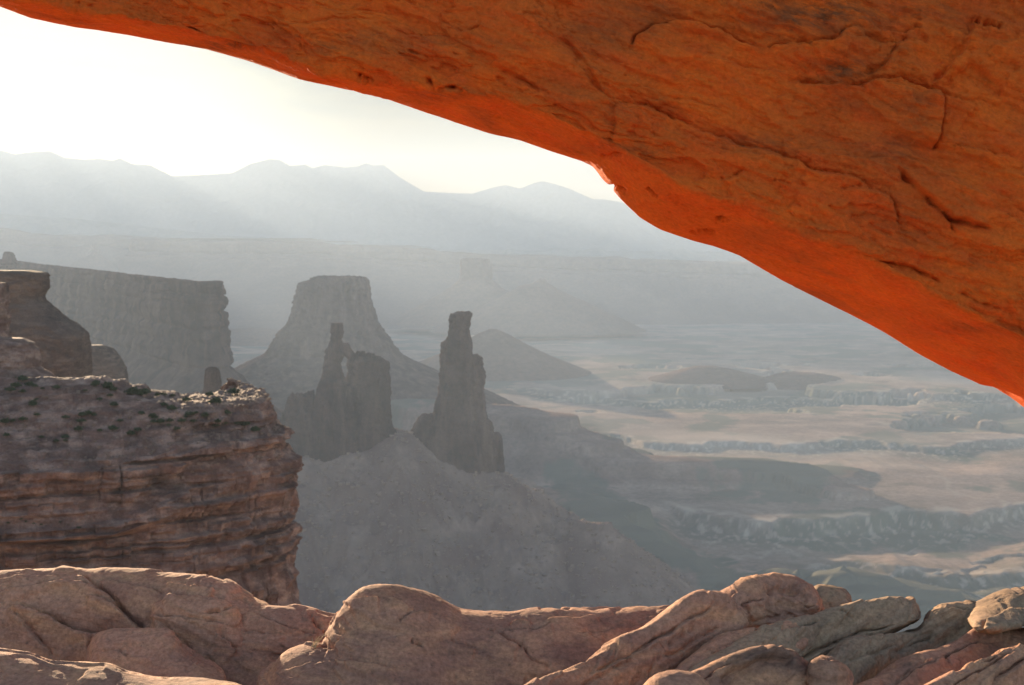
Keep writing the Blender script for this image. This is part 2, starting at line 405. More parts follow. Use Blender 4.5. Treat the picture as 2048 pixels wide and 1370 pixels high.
    band = np.exp(-((Y - 4050 - 0.12 * (X - 500)) / 200) ** 2) * sstep(100, 500, X) + 0.7 * np.exp(-((Y - 3080) / 130) ** 2) * sstep(250, 450, X) * (1 - sstep(900, 1300, X)) \
        + 0.8 * np.exp(-((Y - 2330 - 0.05 * (X - 800)) / 28) ** 2) * sstep(750, 850, X) + 0.6 * np.exp(-((Y - 5700) / 260) ** 2)
    mott = sstep(-0.1, 0.5, fbm(np.stack([X / 60, Y / 60, 0 * X], -1), 4, 63))
    wq = np.stack([X / 210, Y / 260, 0 * X], -1); wq = wq + 0.35 * np.stack([fbm(wq * 1.7, 3, 91), fbm(wq * 1.7, 3, 92), 0 * X], -1)
    wash = np.exp(-(noise(wq, 93) / 0.045) ** 2) * sstep(0.0, 0.25, fbm(wq * 0.6, 2, 94)) * sstep(280, 420, X) * (1 - sstep(3300, 3900, Y))
    pale = np.clip(0.3 * wash + 0.6 * edge * sstep(-0.15, 0.3, fbm(Q / 70, 5, 97)) + 0.5 * foot * sstep(0.1, 0.6, fbm(np.stack([X / 17, Y / 40, 0 * X], -1), 5, 98, 0.6)) + 0.4 * rim * (0.35 + 0.65 * mott) + 0.45 * rim2 * mott + 0.28 * band * sstep(-0.25, 0.35, pn) + 0.25 * sstep(0.25, 0.6, pn), 0, 1) * (1 - taln)
    pale = np.clip(pale + taln * 0.06 * sstep(0.1, 0.6, fbm(Q / 45.0, 5, 66)), 0, 1)
    sn = fbm(np.stack([X / 380, Y / 560, 0 * X], -1), 7, 71, 0.6)
    scrub = np.clip(sstep(0.0, 0.3, sn) * 0.85 + 0.6 * foot + 0.3 * cut + 0.6 * cut2, 0, 1) * (1 - taln) 
    dH, _ = seg_dist(X, Y, HILL_R); scrub = np.maximum(scrub, 0.9 * (dH < 130))
    return H2, pale * (1 - 0.8 * bench), np.clip(scrub, 0, 1), np.maximum(0.6 * bench * (1 - taln), taln) * (0.75 + 0.5 * np.clip(fbm(Q / 70, 5, 73), -0.5, 0.5))  # benches take the debris tone too, putting their shade into the colour

def ground_sheet():
    ta = np.r_[np.linspace(-3.2, -0.5, 30), np.linspace(-0.47, 0.47, 1000), np.linspace(0.5, 3.2, 30)]
    yy = np.r_[np.linspace(60, 1500, 24), np.exp(np.linspace(math.log(1560), math.log(2700), 400))[:-1], np.exp(np.linspace(math.log(2700), math.log(12500), 480)), np.linspace(12800, 21800, 18)]
    X = ta[:, None] * np.maximum(yy, 900)[None, :]; X = np.clip(X, -18000, 18000)
    Y = np.broadcast_to(yy[None, :], X.shape)
    H, pale, scrub, tal = ground_height(X, Y)
    V = np.stack([X, Y, H], -1)
    tag(mesh_obj('ground', V, grid_faces(*X.shape), M_GROUND, {'pale': pale, 'scrub': scrub, 'debris': tal}), 'hazy canyon floor with benches and pale washes', 'ground', kind='structure')
ground_sheet()

def plateau():
    """The slickrock the photographer stands on, rolling over into the canyon below the arch."""
    xs = np.sinh(np.linspace(-5.2, 5.2, 220)) * 5.2
    ys = np.r_[np.linspace(-300, -20, 20), np.linspace(-19, 20, 110), 20 + np.cumsum(np.linspace(0.5, 16, 100))]
    X, Y = np.meshgrid(xs, ys, indexing='ij')
    Q = np.stack([X, Y, 0 * X], -1)
    Z = np.interp(Y, [-300, -40, -2, 4.0, 8, 10.5, 16, 60, 850], [22, 3.5, -1.75, -2.0, -2.6, -3.1, -6.5, -42, -640])  # unseen outer slope and rear rise are shaped to bounce sunlight onto the arch
    Z += 0.07 * fbm(Q / 1.5, 4, 81) + 0.25 * np.clip(np.abs(Y) / 20, 0, 1) * fbm(Q / 9, 3, 82) + np.clip((Y - 20) / 40, 0, 1) * 4 * fbm(Q / 40, 4, 83)
    Z += np.clip(Y - 16, 0, 30) / 30 * 3 * fbm(np.stack([X / 60, Y / 60, 0 * X], -1), 3, 84)
    tag(mesh_obj('hillside', np.stack([X, Y, Z], -1), grid_faces(*X.shape), M_SLOPE), 'orange slickrock rolling over the canyon rim, shaped to bounce sun onto the arch', 'slope', kind='structure')
plateau()

# ------------------------------------------------------------------ buttes, towers and mesas
def block_noise(s, z, w, h, sd):
    """Offsets of jointed rock blocks in courses of uneven height."""
    zz = z / h + 0.35 * np.sin(z / h * 1.7 + sd) ; lay = np.floor(zz)
    ww = w * (0.6 + 1.2 * rnd(lay, sd + 1)); blk = np.floor(s / ww + 7.3 * rnd(lay, sd + 2))
    return 0.6 * rnd2(lay, blk, sd + 3) + 0.4 * rnd(lay, sd + 4) - 0.5

def stack(rows, y0, nrow, ncol, ratio=0.8, sq=0.75, flute=0.0, blocks=0.0, bw=8, bh=6, rough=0.0, sd=0, dmax=None, jag=0.0):
    """A rock column through horizontal rings; rows give (py, left px, right px) in the photograph."""
    r = np.asarray(rows, float)
    t = np.linspace(r[0, 0], r[-1, 0], nrow) if True else None
    # denser rings towards the top, where the outline changes fastest
    f = np.linspace(0, 1, nrow) ** 1.35; t = r[0, 0] + f * (r[-1, 0] - r[0, 0])
    xl = np.interp(t, r[:, 0], r[:, 1]); xr = np.interp(t, r[:, 0], r[:, 2])
    L = P(xl, t, y0); Rr = P(xr, t, y0)
    cx = (L[:, 0] + Rr[:, 0]) / 2; hw = (Rr[:, 0] - L[:, 0]) / 2; z = L[:, 2]
    a = np.linspace(0, 2 * math.pi, ncol, endpoint=False)
    ca, sa = np.cos(a), np.sin(a)
    ca = np.sign(ca) * np.abs(ca) ** sq; sa = np.sign(sa) * np.abs(sa) ** sq
    hd = hw * ratio
    if dmax: hd = np.minimum(hd, dmax)
    V = np.zeros((nrow, ncol, 3))
    V[..., 0] = cx[:, None] + hw[:, None] * ca; V[..., 1] = y0 + hd[:, None] * sa; V[..., 2] = z[:, None]
    N = np.zeros_like(V); N[..., 0] = ca; N[..., 1] = sa; N /= np.maximum(np.linalg.norm(N, axis=-1, keepdims=True), 1e-6)
    unit = y0 / FOC                                  # metres per photograph pixel here
    d = 0
    if flute:
        d = d + flute * unit * ridged(np.stack([V[..., 0] / (7 * unit), V[..., 1] / (7 * unit), V[..., 2] / (60 * unit)], -1), 4, sd) * 0.6
    if blocks:
        s = np.where(np.abs(N[..., 1]) > 0.7, V[..., 0], V[..., 1])
        d = d + blocks * unit * block_noise(s, V[..., 2] + 2 * unit * fbm(V / (25 * unit), 2, sd + 5), bw * unit, bh * unit, sd)
    if rough:
        d = d + rough * unit * fbm(V / (9 * unit), 5, sd + 9)
    lim = np.minimum(1, hw / (6 * unit))[:, None]
    V = V + N * (d * lim)[..., None] if not np.isscalar(d) else V
    if jag:
        jn = noise(np.stack([V[..., 0] / (5 * unit), V[..., 1] / (9 * unit), 0 * V[..., 0] + sd], -1), sd + 21)
        V[..., 2] -= jag * unit * (0.6 + 1.6 * jn) * np.exp(-((z[0] - z) / (9 * unit)) ** 2)[:, None]
    cap = np.array([[cx[0], y0, z[0] - (0.3 + 0.5 * jag) * unit]])
    F = grid_faces(nrow, ncol, wrap_v=True)
    Vf = np.concatenate([V.reshape(-1, 3), cap]); top = len(Vf) - 1
    F = orient(Vf, F, np.array([cx.mean(), y0, z.mean()]))
    i = np.arange(ncol); tris = np.stack([i, (i + 1) % ncol, np.full(ncol, top)], -1)
    a0, b0, c0 = Vf[tris[0]]
    if np.cross(b0 - a0, c0 - a0)[2] < 0: tris = tris[:, ::-1]
    return Vf, F, tris

def merged(name, parts, mat):
    Vs, Fs, Ts, off = [], [], [], 0
    for V, F, T in parts:
        Vs.append(V); Fs.append(F + off); Ts.append(T + off); off += len(V)
    return mesh_obj(name, np.concatenate(Vs), np.concatenate(Fs), mat, tris=np.concatenate(Ts))

Y1 = 2385
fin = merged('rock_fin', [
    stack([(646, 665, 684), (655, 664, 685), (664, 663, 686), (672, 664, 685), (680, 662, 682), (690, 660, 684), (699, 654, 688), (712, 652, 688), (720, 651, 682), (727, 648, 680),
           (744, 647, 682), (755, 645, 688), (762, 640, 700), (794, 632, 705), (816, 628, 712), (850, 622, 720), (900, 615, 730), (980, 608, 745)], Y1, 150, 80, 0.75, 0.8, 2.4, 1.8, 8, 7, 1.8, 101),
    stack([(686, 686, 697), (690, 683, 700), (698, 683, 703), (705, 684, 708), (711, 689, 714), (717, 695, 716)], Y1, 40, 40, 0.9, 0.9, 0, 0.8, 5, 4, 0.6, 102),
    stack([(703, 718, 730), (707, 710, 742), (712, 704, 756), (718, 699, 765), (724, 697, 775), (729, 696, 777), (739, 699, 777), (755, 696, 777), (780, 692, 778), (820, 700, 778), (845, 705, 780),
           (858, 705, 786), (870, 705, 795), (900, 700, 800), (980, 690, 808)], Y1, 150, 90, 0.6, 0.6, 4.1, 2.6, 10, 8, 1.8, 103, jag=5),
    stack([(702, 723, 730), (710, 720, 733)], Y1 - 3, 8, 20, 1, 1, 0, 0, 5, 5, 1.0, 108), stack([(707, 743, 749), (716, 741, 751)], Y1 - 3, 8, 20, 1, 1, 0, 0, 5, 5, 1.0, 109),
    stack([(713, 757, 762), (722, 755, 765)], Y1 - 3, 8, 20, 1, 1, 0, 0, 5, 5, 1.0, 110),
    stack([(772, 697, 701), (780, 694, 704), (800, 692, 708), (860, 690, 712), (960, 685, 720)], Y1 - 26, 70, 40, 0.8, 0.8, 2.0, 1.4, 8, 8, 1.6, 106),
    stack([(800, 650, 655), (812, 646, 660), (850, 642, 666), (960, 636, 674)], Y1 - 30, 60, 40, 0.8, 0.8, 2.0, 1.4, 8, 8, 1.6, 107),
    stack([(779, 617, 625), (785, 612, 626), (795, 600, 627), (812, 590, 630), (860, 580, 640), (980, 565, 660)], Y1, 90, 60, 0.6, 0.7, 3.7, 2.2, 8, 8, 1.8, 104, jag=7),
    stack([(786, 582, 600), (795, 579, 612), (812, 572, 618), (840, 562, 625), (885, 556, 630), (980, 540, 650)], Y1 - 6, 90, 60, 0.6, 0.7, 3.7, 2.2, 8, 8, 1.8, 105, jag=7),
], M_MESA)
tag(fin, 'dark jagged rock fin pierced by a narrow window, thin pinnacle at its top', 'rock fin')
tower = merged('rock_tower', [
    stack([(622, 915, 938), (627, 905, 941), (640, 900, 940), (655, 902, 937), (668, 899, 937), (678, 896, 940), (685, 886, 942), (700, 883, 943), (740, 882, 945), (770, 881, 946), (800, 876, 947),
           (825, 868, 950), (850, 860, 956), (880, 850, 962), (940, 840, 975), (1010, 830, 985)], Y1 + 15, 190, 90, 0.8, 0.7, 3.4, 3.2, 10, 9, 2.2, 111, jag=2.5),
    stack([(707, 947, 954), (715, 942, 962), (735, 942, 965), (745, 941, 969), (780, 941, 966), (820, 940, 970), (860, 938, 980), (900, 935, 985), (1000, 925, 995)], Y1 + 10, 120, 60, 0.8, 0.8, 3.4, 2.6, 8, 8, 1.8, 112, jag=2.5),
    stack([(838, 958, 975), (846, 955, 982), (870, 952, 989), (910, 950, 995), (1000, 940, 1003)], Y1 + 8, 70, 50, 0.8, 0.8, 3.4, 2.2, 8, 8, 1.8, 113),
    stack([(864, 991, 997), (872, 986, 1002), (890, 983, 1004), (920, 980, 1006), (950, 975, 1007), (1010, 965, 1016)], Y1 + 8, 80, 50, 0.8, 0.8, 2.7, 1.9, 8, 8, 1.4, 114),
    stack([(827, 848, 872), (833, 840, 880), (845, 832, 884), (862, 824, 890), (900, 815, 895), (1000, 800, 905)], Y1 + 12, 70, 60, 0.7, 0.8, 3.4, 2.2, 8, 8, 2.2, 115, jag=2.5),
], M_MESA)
tag(tower, 'tall solitary rock tower with blocky head and lower shoulder spire beside it', 'rock tower')

butte = merged('butte', [stack([(551, 645, 700), (554, 628, 728), (558, 624, 734), (565, 602, 735), (572, 599, 736), (600, 593, 738), (630, 586, 748), (645, 580, 752), (652, 574, 758), (668, 557, 768), (676, 555, 776), (690, 546, 783),
        (705, 536, 795), (712, 520, 803), (722, 500, 820), (735, 475, 850), (745, 458, 872), (765, 410, 925), (800, 350, 1000), (840, 280, 1080)], 4500, 220, 220, 0.8, 0.72, 4.4, 3.6, 14, 7, 2.5, 121, jag=3)], M_MESA)
tag(butte, 'big flat topped butte with flaring debris skirt behind the pierced fin', 'butte')

spire = merged('rock_spire', [stack([(734, 418, 430), (739, 412, 437), (752, 410, 440), (775, 408, 442), (800, 402, 448), (860, 390, 465), (1100, 330, 520), (1760, 100, 560)], 1300, 120, 60, 0.9, 0.75, 1.5, 1.6, 10, 8, 1.2, 131)], M_MESA)
tag(spire, 'small stubby rock spire peeking up behind the rim of the near cliff', 'rock spire')

prom_a = merged('rock_promontory', [stack([(541, -160, 60), (545, -165, 86), (558, -170, 92), (575, -170, 90), (593, -170, 82), (602, -170, 86), (611, -170, 98), (630, -170, 118), (650, -170, 147), (660, -170, 160), (668, -170, 170),
        (690, -170, 173), (745, -170, 174), (800, -170, 180), (1200, -190, 200), (1950, -250, 260)], 620, 220, 260, 0.5, 0.6, 1.5, 6, 22, 9, 3.0, 141)], M_PROM)
tag(prom_a, 'stepped brown promontory with overhanging cap at the edge of the big mesa', 'rock promontory')
prom_b = merged('rock_promontory', [stack([(690, 178, 205), (697, 174, 225), (715, 172, 240), (735, 168, 250), (775, 160, 256), (900, 150, 262), (1700, 100, 320)], 1000, 120, 100, 0.9, 0.85, 1.5, 2, 12, 8, 2.0, 151)], M_PROM)
tag(prom_b, 'rounded grey brown rock shoulder just below the stepped promontory', 'rock promontory')
prom_c = merged('rock_promontory', [
    stack([(566, -330, 2), (575, -330, 9), (640, -330, 11), (676, -335, 16), (700, -340, 24), (900, -340, 60)], 420, 110, 160, 0.4, 0.6, 1.2, 6, 22, 10, 3, 161),
    stack([(678, -300, 40), (686, -300, 58), (700, -300, 70), (735, -300, 74), (746, -300, 90), (762, -300, 112), (900, -320, 150)], 400, 100, 200, 0.4, 0.6, 1.2, 6, 20, 9, 3, 162)], M_CLIFF)
tag(prom_c, 'reddish block of rock cut by the edge of the photo above the near cliff bench', 'rock promontory')

def sweep(plan, zt, rows, ncol, nrow, blocks=0, bw=10, bh=6, flute=0, fl_w=20, rough=0, rsc=20, sd=0, rows_b=None, blend=None, plan_sg=6, extra=None, inner=None, groove=0, gh=2.0, joint=0):
    """A cliff: a plan curve of (px, y), pushed outwards (towards the left of its direction) by profile rows of (offset, z)."""
    p = np.array([[*P(a, 500, b)[:2]] for a, b in plan])
    c = curve(p, ncol, plan_sg)
    tgt = np.gradient(c, axis=0); tgt /= np.linalg.norm(tgt, axis=1)[:, None]
    nrm = np.stack([tgt[:, 1], -tgt[:, 0]], -1)                # right-hand side of the direction = towards the viewer for a left-to-right plan
    nrm = gsmooth(nrm, 5); nrm /= np.linalg.norm(nrm, axis=1)[:, None]
    r = np.asarray(rows, float)
    tt = np.linspace(0, 1, len(r)); t = np.linspace(0, 1, nrow)
    def prof(rr): return np.interp(t, tt, rr[:, 0]), np.interp(t, tt, rr[:, 1])
    o, z = prof(r); O = np.broadcast_to(o, (ncol, nrow)).copy(); Z = np.broadcast_to(z, (ncol, nrow)).copy()
    pxs = np.array([proj(np.array([a[0], a[1], 0.0]))[0] for a in c])
    if rows_b is not None:
        o2, z2 = prof(np.asarray(rows_b, float)); w = blend(pxs)[:, None]
        O = O * (1 - w) + o2 * w; Z = Z * (1 - w) + z2 * w
    if zt is not None: Z = Z + zt(pxs)[:, None]
    s = np.r_[0, np.cumsum(np.linalg.norm(np.diff(c, axis=0), axis=1))][:, None] + 0 * Z
    steep = np.abs(np.gradient(Z, axis=1)) / (np.abs(np.gradient(O, axis=1)) + np.abs(np.gradient(Z, axis=1)) + 1e-6)
    steep = sstep(0.45, 0.8, gsmooth(steep, 2, 1))
    Q = np.stack([s, 0 * s, Z], -1)
    D = 0
    if blocks: D = D + blocks * (0.25 + 0.75 * steep) * gsmooth(gsmooth(block_noise(s, Z + bh * 0.35 * fbm(Q / (bw * 5), 3, sd), bw, bh, sd), 0.45, 1), 0.45, 0)
    if flute: D = D + flute * steep * ridged(np.stack([s / fl_w, 0 * s, Z / (fl_w * 7)], -1), 4, sd + 3) * 0.6
    if rough: D = D + rough * fbm(Q / rsc + 3.0, 5, sd + 5)
    O2 = O + D
    if extra is not None: O2 = extra(O2, pxs, Z)
    if groove:
        gn = noise(np.stack([s / (gh * 40), 0 * s + sd, (Z + gh * 0.25 * fbm(Q / (gh * 12), 3, sd + 7)) / gh], -1), sd + 8)
        O2 = O2 - groove * steep * sstep(0.18, 0.42, gn) + 0.4 * groove * steep * sstep(0.1, 0.5, -gn)
    if joint:
        jn = noise(np.stack([s / (bw * 1.1), 0 * s + sd, Z / (bw * 14)], -1), sd + 12)
        O2 = O2 - joint * steep * np.exp(-(jn / 0.05) ** 2) * sstep(-0.2, 0.2, noise(np.stack([s / (bw * 5), 0 * s, Z / (bw * 3)], -1), sd + 13))
    V = np.stack([c[:, None, 0] + nrm[:, None, 0] * O2, c[:, None, 1] + nrm[:, None, 1] * O2, Z + (1 - steep) * D * 0.4], -1)
    if inner is not None:
        # rows behind the rim shrink towards a line inside the mesa instead of crossing over at its corner
        L_ = np.r_[0, np.cumsum(np.linalg.norm(np.diff(p, axis=0), axis=1))]; q_ = np.array([[*P(a, 500, b)[:2]] for a, b in inner]); l_ = np.linspace(0, L_[-1], ncol)
        ip = gsmooth(np.stack([np.interp(l_, L_, q_[:, 0]), np.interp(l_, L_, q_[:, 1])], -1), 4)
        f = np.clip(-O / -O.min(), 0, 1) * (O < 0)
        V[..., :2] = np.where((O < 0)[..., None], (c[:, None] * (1 - f[..., None]) + ip[:, None] * f[..., None]) + nrm[:, None] * (O2 - O)[..., None], V[..., :2])
    return V, steep

def sweep_obj(name, V, mat, smooth=True):
    F = grid_faces(V.shape[0], V.shape[1])
    a, b, c_ = V.reshape(-1, 3)[F[:, 0]], V.reshape(-1, 3)[F[:, 1]], V.reshape(-1, 3)[F[:, 2]]
    if np.cross(b - a, c_ - a)[:, 2].sum() < 0: F = F[:, ::-1]
    return mesh_obj(name, V, F, mat, smooth=smooth)

# the large mesa at the left
mesa_zt = lambda px: np.interp(px, [-400, 0, 90, 250, 430], [38, 36, 22, 8, 0])
Vm, _ = sweep([(-700, 5600), (-200, 4900), (40, 4500), (200, 3700), (330, 3100), (405, 2860), (428, 2830), (430, 2900), (425, 3100), (400, 3600), (370, 4300)], mesa_zt,
              [(-520, -95), (-200, -84), (-60, -71), (-12, -65.5), (-1, -65), (0, -68), (3, -92), (6, -98), (7, -110), (5, -115), (8, -150), (13, -195), (22, -238), (30, -248), (75, -290), (140, -350), (330, -470), (620, -600)],
              620, 200, blocks=10, bw=26, bh=13, flute=16, fl_w=32, rough=7, rsc=40, sd=171, plan_sg=5, groove=5, gh=14, joint=6, inner=[(-760, 6200), (-260, 5500), (0, 5100), (150, 4400), (260, 3900), (330, 3700), (345, 3700), (348, 3720), (350, 3800), (352, 4000), (345, 4350)])
ic_ = int(np.argmax(Vm[:, 100, 0] / Vm[:, 100, 1])); Vm[ic_:, :, 2] -= 0.04 * np.clip(Vm[ic_:, 90:91, 1] - 2840, 0, None)
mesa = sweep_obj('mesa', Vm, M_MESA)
tag(mesa, 'broad grey brown mesa with fluted cliff ending in a sheer vertical corner', 'mesa')
knob = merged('boulder', [stack([(503, 10, 18), (505, 8, 25), (512, 7, 30), (519, 6, 32), (526, 4, 34)], 4480, 30, 40, 0.9, 0.75, 0, 1.5, 8, 5, 1.5, 181)], M_MESA)
tag(knob, 'square grey boulder perched on the skyline of the big mesa', 'boulder')

# far rim and what stands before it
RIM = [(255, 478), (440, 483), (600, 483), (750, 492), (1000, 510), (1250, 518), (1500, 527), (1700, 531), (2200, 540), (3200, 552)]
rim_zt = lambda px: -(interp_px(RIM, px) - 500) / FOC * 11500 + 9 * noise(np.stack([px / 23, 0 * px, 0 * px], -1), 77) + 5 * np.round(2 * noise(np.stack([px / 60, 0 * px, 0 * px], -1), 78))
Vr, _ = sweep([(330, 13000), (275, 12000), (262, 11450), (275, 11380), (400, 11600), (520, 11200), (560, 11150), (700, 11500), (830, 11350), (860, 11500), (1000, 11700), (1300, 11550), (1500, 11650), (1900, 11800), (2600, 11400), (3400, 11400)], rim_zt,
              [(-1500, 4), (-300, 2), (-30, 0), (0, -4), (10, -95), (40, -112), (60, -140), (150, -200), (340, -290), (600, -380), (1000, -470), (1700, -640)], 500, 110,
              blocks=14, bw=90, bh=20, flute=30, fl_w=120, rough=22, rsc=150, sd=191, plan_sg=4)
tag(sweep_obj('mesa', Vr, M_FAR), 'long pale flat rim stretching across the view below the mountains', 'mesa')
RIM2 = [(-2200, 440), (-900, 445), (-300, 448), (0, 457), (40, 462), (60, 468), (180, 471), (200, 468), (262, 474), (420, 482), (600, 490)]
rim2_zt = lambda px: -(interp_px(RIM2, px) - 500) / FOC * 12500
Vr2, _ = sweep([(-2200, 12300), (-900, 12400), (-300, 12500), (0, 12450), (80, 12600), (200, 12600), (420, 12600), (600, 12700)], rim2_zt,
               [(-300, 4), (-100, 2), (-30, 0), (0, -4), (10, -100), (40, -118), (150, -210), (350, -310), (640, -420), (1000, -520), (1600, -700)], 300, 80, blocks=14, bw=90, bh=20, flute=30, fl_w=120, rough=22, rsc=150, sd=195, plan_sg=4)
tag(sweep_obj('mesa', Vr2, M_FAR), 'faint low mesa in golden haze left of the long far rim', 'mesa')

for rows, y, lab, nm, cat, sd in (
    ([(516, 928, 962), (518, 923, 977), (540, 921, 983), (560, 919, 985), (575, 900, 1002), (600, 855, 1050), (645, 780, 1120)], 9400, 'faint square butte standing before the far rim above the tall tower', 'butte', 'butte', 201),
    ([(557, 1081, 1087), (566, 1066, 1096), (573, 1040, 1108), (579, 1028, 1116), (590, 1008, 1140), (610, 965, 1185), (660, 860, 1290)], 9000, 'faint stepped butte with a pointed knob right of the square butte', 'butte', 'butte', 202),
    ([(490, 185, 194), (500, 183, 196), (508, 176, 200), (518, 160, 212), (545, 120, 250)], 11300, 'tiny pale pointed butte lost in golden haze above the big mesa', 'butte', 'butte', 203),
    ([(658, 978, 992), (668, 955, 1015), (688, 920, 1050), (712, 870, 1100), (740, 800, 1170), (790, 690, 1290)], 6200, 'smooth conical hill behind the tall tower', 'hill', 'hill', 204),
    ([(657, 480, 535), (661, 440, 560), (672, 410, 590), (700, 340, 660)], 8200, 'low dim mesa in the gap between big mesa and butte', 'mesa', 'mesa', 205),
    ([(733, 1390, 1432), (738, 1368, 1460), (748, 1335, 1500), (765, 1270, 1570)], 5900, 'low rounded hump out on the hazy canyon floor, left one of two', 'hill', 'hill', 206),
    ([(747, 1560, 1640), (752, 1545, 1668), (760, 1520, 1690), (775, 1470, 1740)], 5900, 'long low flat hump out on the hazy canyon floor, right one of two', 'hill', 'hill', 207)):
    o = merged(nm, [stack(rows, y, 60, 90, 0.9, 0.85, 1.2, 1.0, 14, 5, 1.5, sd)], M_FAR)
    tag(o, lab, cat, kind='structure' if nm == 'hill' else None)

# the near cliff at the left
rows_left = [(-75, -40), (-35, -30.5), (-25, -33), (-18, -36.5), (-12, -40.5), (-6, -43.8), (-1, -46.2), (0.6, -47.2), (0, -50), (0.5, -53), (0.5, -57), (1.5, -58.6), (4, -60), (4.6, -62), (-0.8, -63.6), (-1.2, -68), (2.5, -72), (5, -120), (12, -330)]
rows_right = [(-75, -44), (-40, -36.6), (-14, -36.6), (-8.5, -36.6), (-7, -37.4), (-4.5, -40), (-3, -42.6), (-0.2, -43.4), (1.7, -44.4), (2.1, -46.5), (0.9, -47.6), (2.4, -50), (3.4, -52.4), (3.2, -56), (3.0, -62), (2.7, -68), (3.2, -76), (5, -120), (12, -330)]
def lip(O, pxs, Z):
    w = np.exp(-((pxs - 546) / 9) ** 2)[:, None] * np.exp(-((Z + 52.4) / 1.9) ** 6)
    return O + 1.8 * w
Vc, steep_c = sweep([(-700, 292), (-450, 293), (-200, 296), (0, 300), (150, 304), (300, 312), (430, 323), (520, 334), (547, 340), (548, 347), (530, 365), (480, 395), (420, 440)], None,
                    rows_left, 760, 330, blocks=3.8, bw=4.5, bh=2.3, flute=1.7, fl_w=7, rough=0.9, rsc=5, sd=211, rows_b=rows_right, blend=lambda px: sstep(180, 430, px), plan_sg=5, extra=lip, groove=2.1, gh=2.0, joint=1.1,
                    inner=[(-760, 377), (-480, 374), (-230, 375), (-20, 379), (130, 383), (270, 388), (370, 396), (420, 405), (430, 410), (432, 412), (425, 415), (415, 425), (395, 450)])
Vc[..., 2] -= (0.14 * np.clip(Vc[:, 120:121, 1] - 338, 0, None)) * (np.arange(760) > 560)[:, None]
tz_ = Vc[..., 2] / 1.7 + 0.5 * fbm(Vc / 14, 3, 216); fl_ = np.floor(tz_)
Vc[..., 2] += (1 - steep_c) * (Vc[..., 2] > -60) * (0.75 * 1.7 * (fl_ + sstep(0.5, 1.0, tz_ - fl_) - tz_) + 0.35 * fbm(Vc / 2.2, 4, 215))
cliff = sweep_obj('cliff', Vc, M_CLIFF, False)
tag(cliff, 'dark red layered cliff with shrubby bench ending in a sheer corner below the big mesa', 'cliff')

# ------------------------------------------------------------------ shrubs and loose stones on the near cliff
rs = np.random.RandomState(5); random.seed(5)
def shrub_mesh(sd):
    r = np.random.RandomState(sd); n = 260
    d = r.normal(size=(n, 3)); d /= np.linalg.norm(d, axis=1)[:, None]; d[:, 2] = np.abs(d[:, 2])
    rad = (0.35 + 0.65 * r.rand(n)) * (0.75 + 0.45 * noise(d * 1.7 + sd, sd))
    c = d * rad[:, None] * np.array([1, 1, 0.85]) + np.array([0, 0, 0.12])
    V, T = [], []
    for i in range(n):
        a = r.normal(size=3); a /= np.linalg.norm(a); b = np.cross(a, r.normal(size=3)); b /= np.linalg.norm(b)
        s = 0.10 + 0.12 * r.rand()
        k = len(V); V += [c[i] + a * s, c[i] - a * s * 0.5 + b * s * 0.8, c[i] - a * s * 0.5 - b * s * 0.8]; T.append((k, k + 1, k + 2))
    for a in np.linspace(0, 2 * math.pi, 5)[:-1]:     # stems
        k = len(V); e = np.array([math.cos(a), math.sin(a), 0]); q = np.array([-e[1], e[0], 0])
        V += [q * 0.06 - np.array([0, 0, 0.5]), -q * 0.06 - np.array([0, 0, 0.5]), e * 0.5 + np.array([0, 0, 0.5])]; T.append((k, k + 1, k + 2))
    return np.array(V), np.array(T)
protos = []
for sd in range(4):
    V, T = shrub_mesh(sd + 3)
    protos.append((V, T))
ncl, nrw = Vc.shape[:2]
pc = proj(Vc)
def place_shrub(px, py, size, label, group, k):
    """The shrub roots on the cliff vertex nearest to that direction on the facing side."""
    d = np.hypot(pc[..., 0] - px, pc[..., 1] - py) + 0.02 * Vc[..., 1]
    d[-200:] += 1e3 * (np.arange(200) > 110)[:, None]
    i, j = np.unravel_index(np.argmin(d), d.shape)
    if k < 4:
        V, T = protos[k]
        o = mesh_obj('shrub', V, np.zeros((0, 4), int), M_SHRUB, tris=T, smooth=False)
        place_shrub.src.append(o)
    else:
        o = place_shrub.src[k % 4].copy(); C.objects.link(o)
    o.location = tuple(Vc[i, j] + np.array([0, 0, 0.15 * size])); o.scale = (size, size * random.uniform(0.85, 1.15), size * random.uniform(0.7, 0.95)); o.rotation_euler = (0, 0, random.uniform(0, 6.28))
    tag(o, label, 'shrub', group)
place_shrub.src = []
named = [(45, 762, 1.7, 'largest dark shrub on the bench below the reddish rock block'), (283, 790, 1.6, 'dense green shrub at the front of the sunlit skyline grass patch'),
         (467, 790, 2.3, 'broad dark shrub on the very tip of the near cliff'), (418, 792, 1.4, 'round shrub just left of the broad shrub on the cliff tip'),
         (352, 860, 1.3, 'pair-like dark shrub at the brink above the rounded red ledge'), (275, 862, 1.3, 'dark shrub at the brink, left of the rounded red ledge')]
k = 0
for px, py, s, lab in named: place_shrub(px, py, s, lab, 'shrubs on the near cliff', k); k += 1
for n_, x0, x1, ya, yb, s0, s1, lab in ((24, 190, 440, 0, 10, 1.0, 1.9, 'small green shrub on the skyline of the near cliff bench'),
                                 (26, 280, 520, 22, 66, 0.8, 1.6, 'small dark shrub on the rubble near the cliff corner'),
                                 (34, 5, 270, 15, 130, 0.7, 1.6, 'small dark shrub on the rubble slope at the cliff left end'),
                                 (7, 0, 170, 285, 300, 0.4, 0.7, 'tiny shrub on the lower ledge of the near cliff')):
    for _ in range(n_):
        px = random.uniform(x0, x1); sky_y = np.interp(px, [0, 100, 200, 300, 400, 490], [750, 757, 767, 787, 797, 800])
        place_shrub(px, sky_y + random.uniform(ya, yb), random.uniform(s0, s1), lab, 'shrubs on the near cliff', k); k += 1

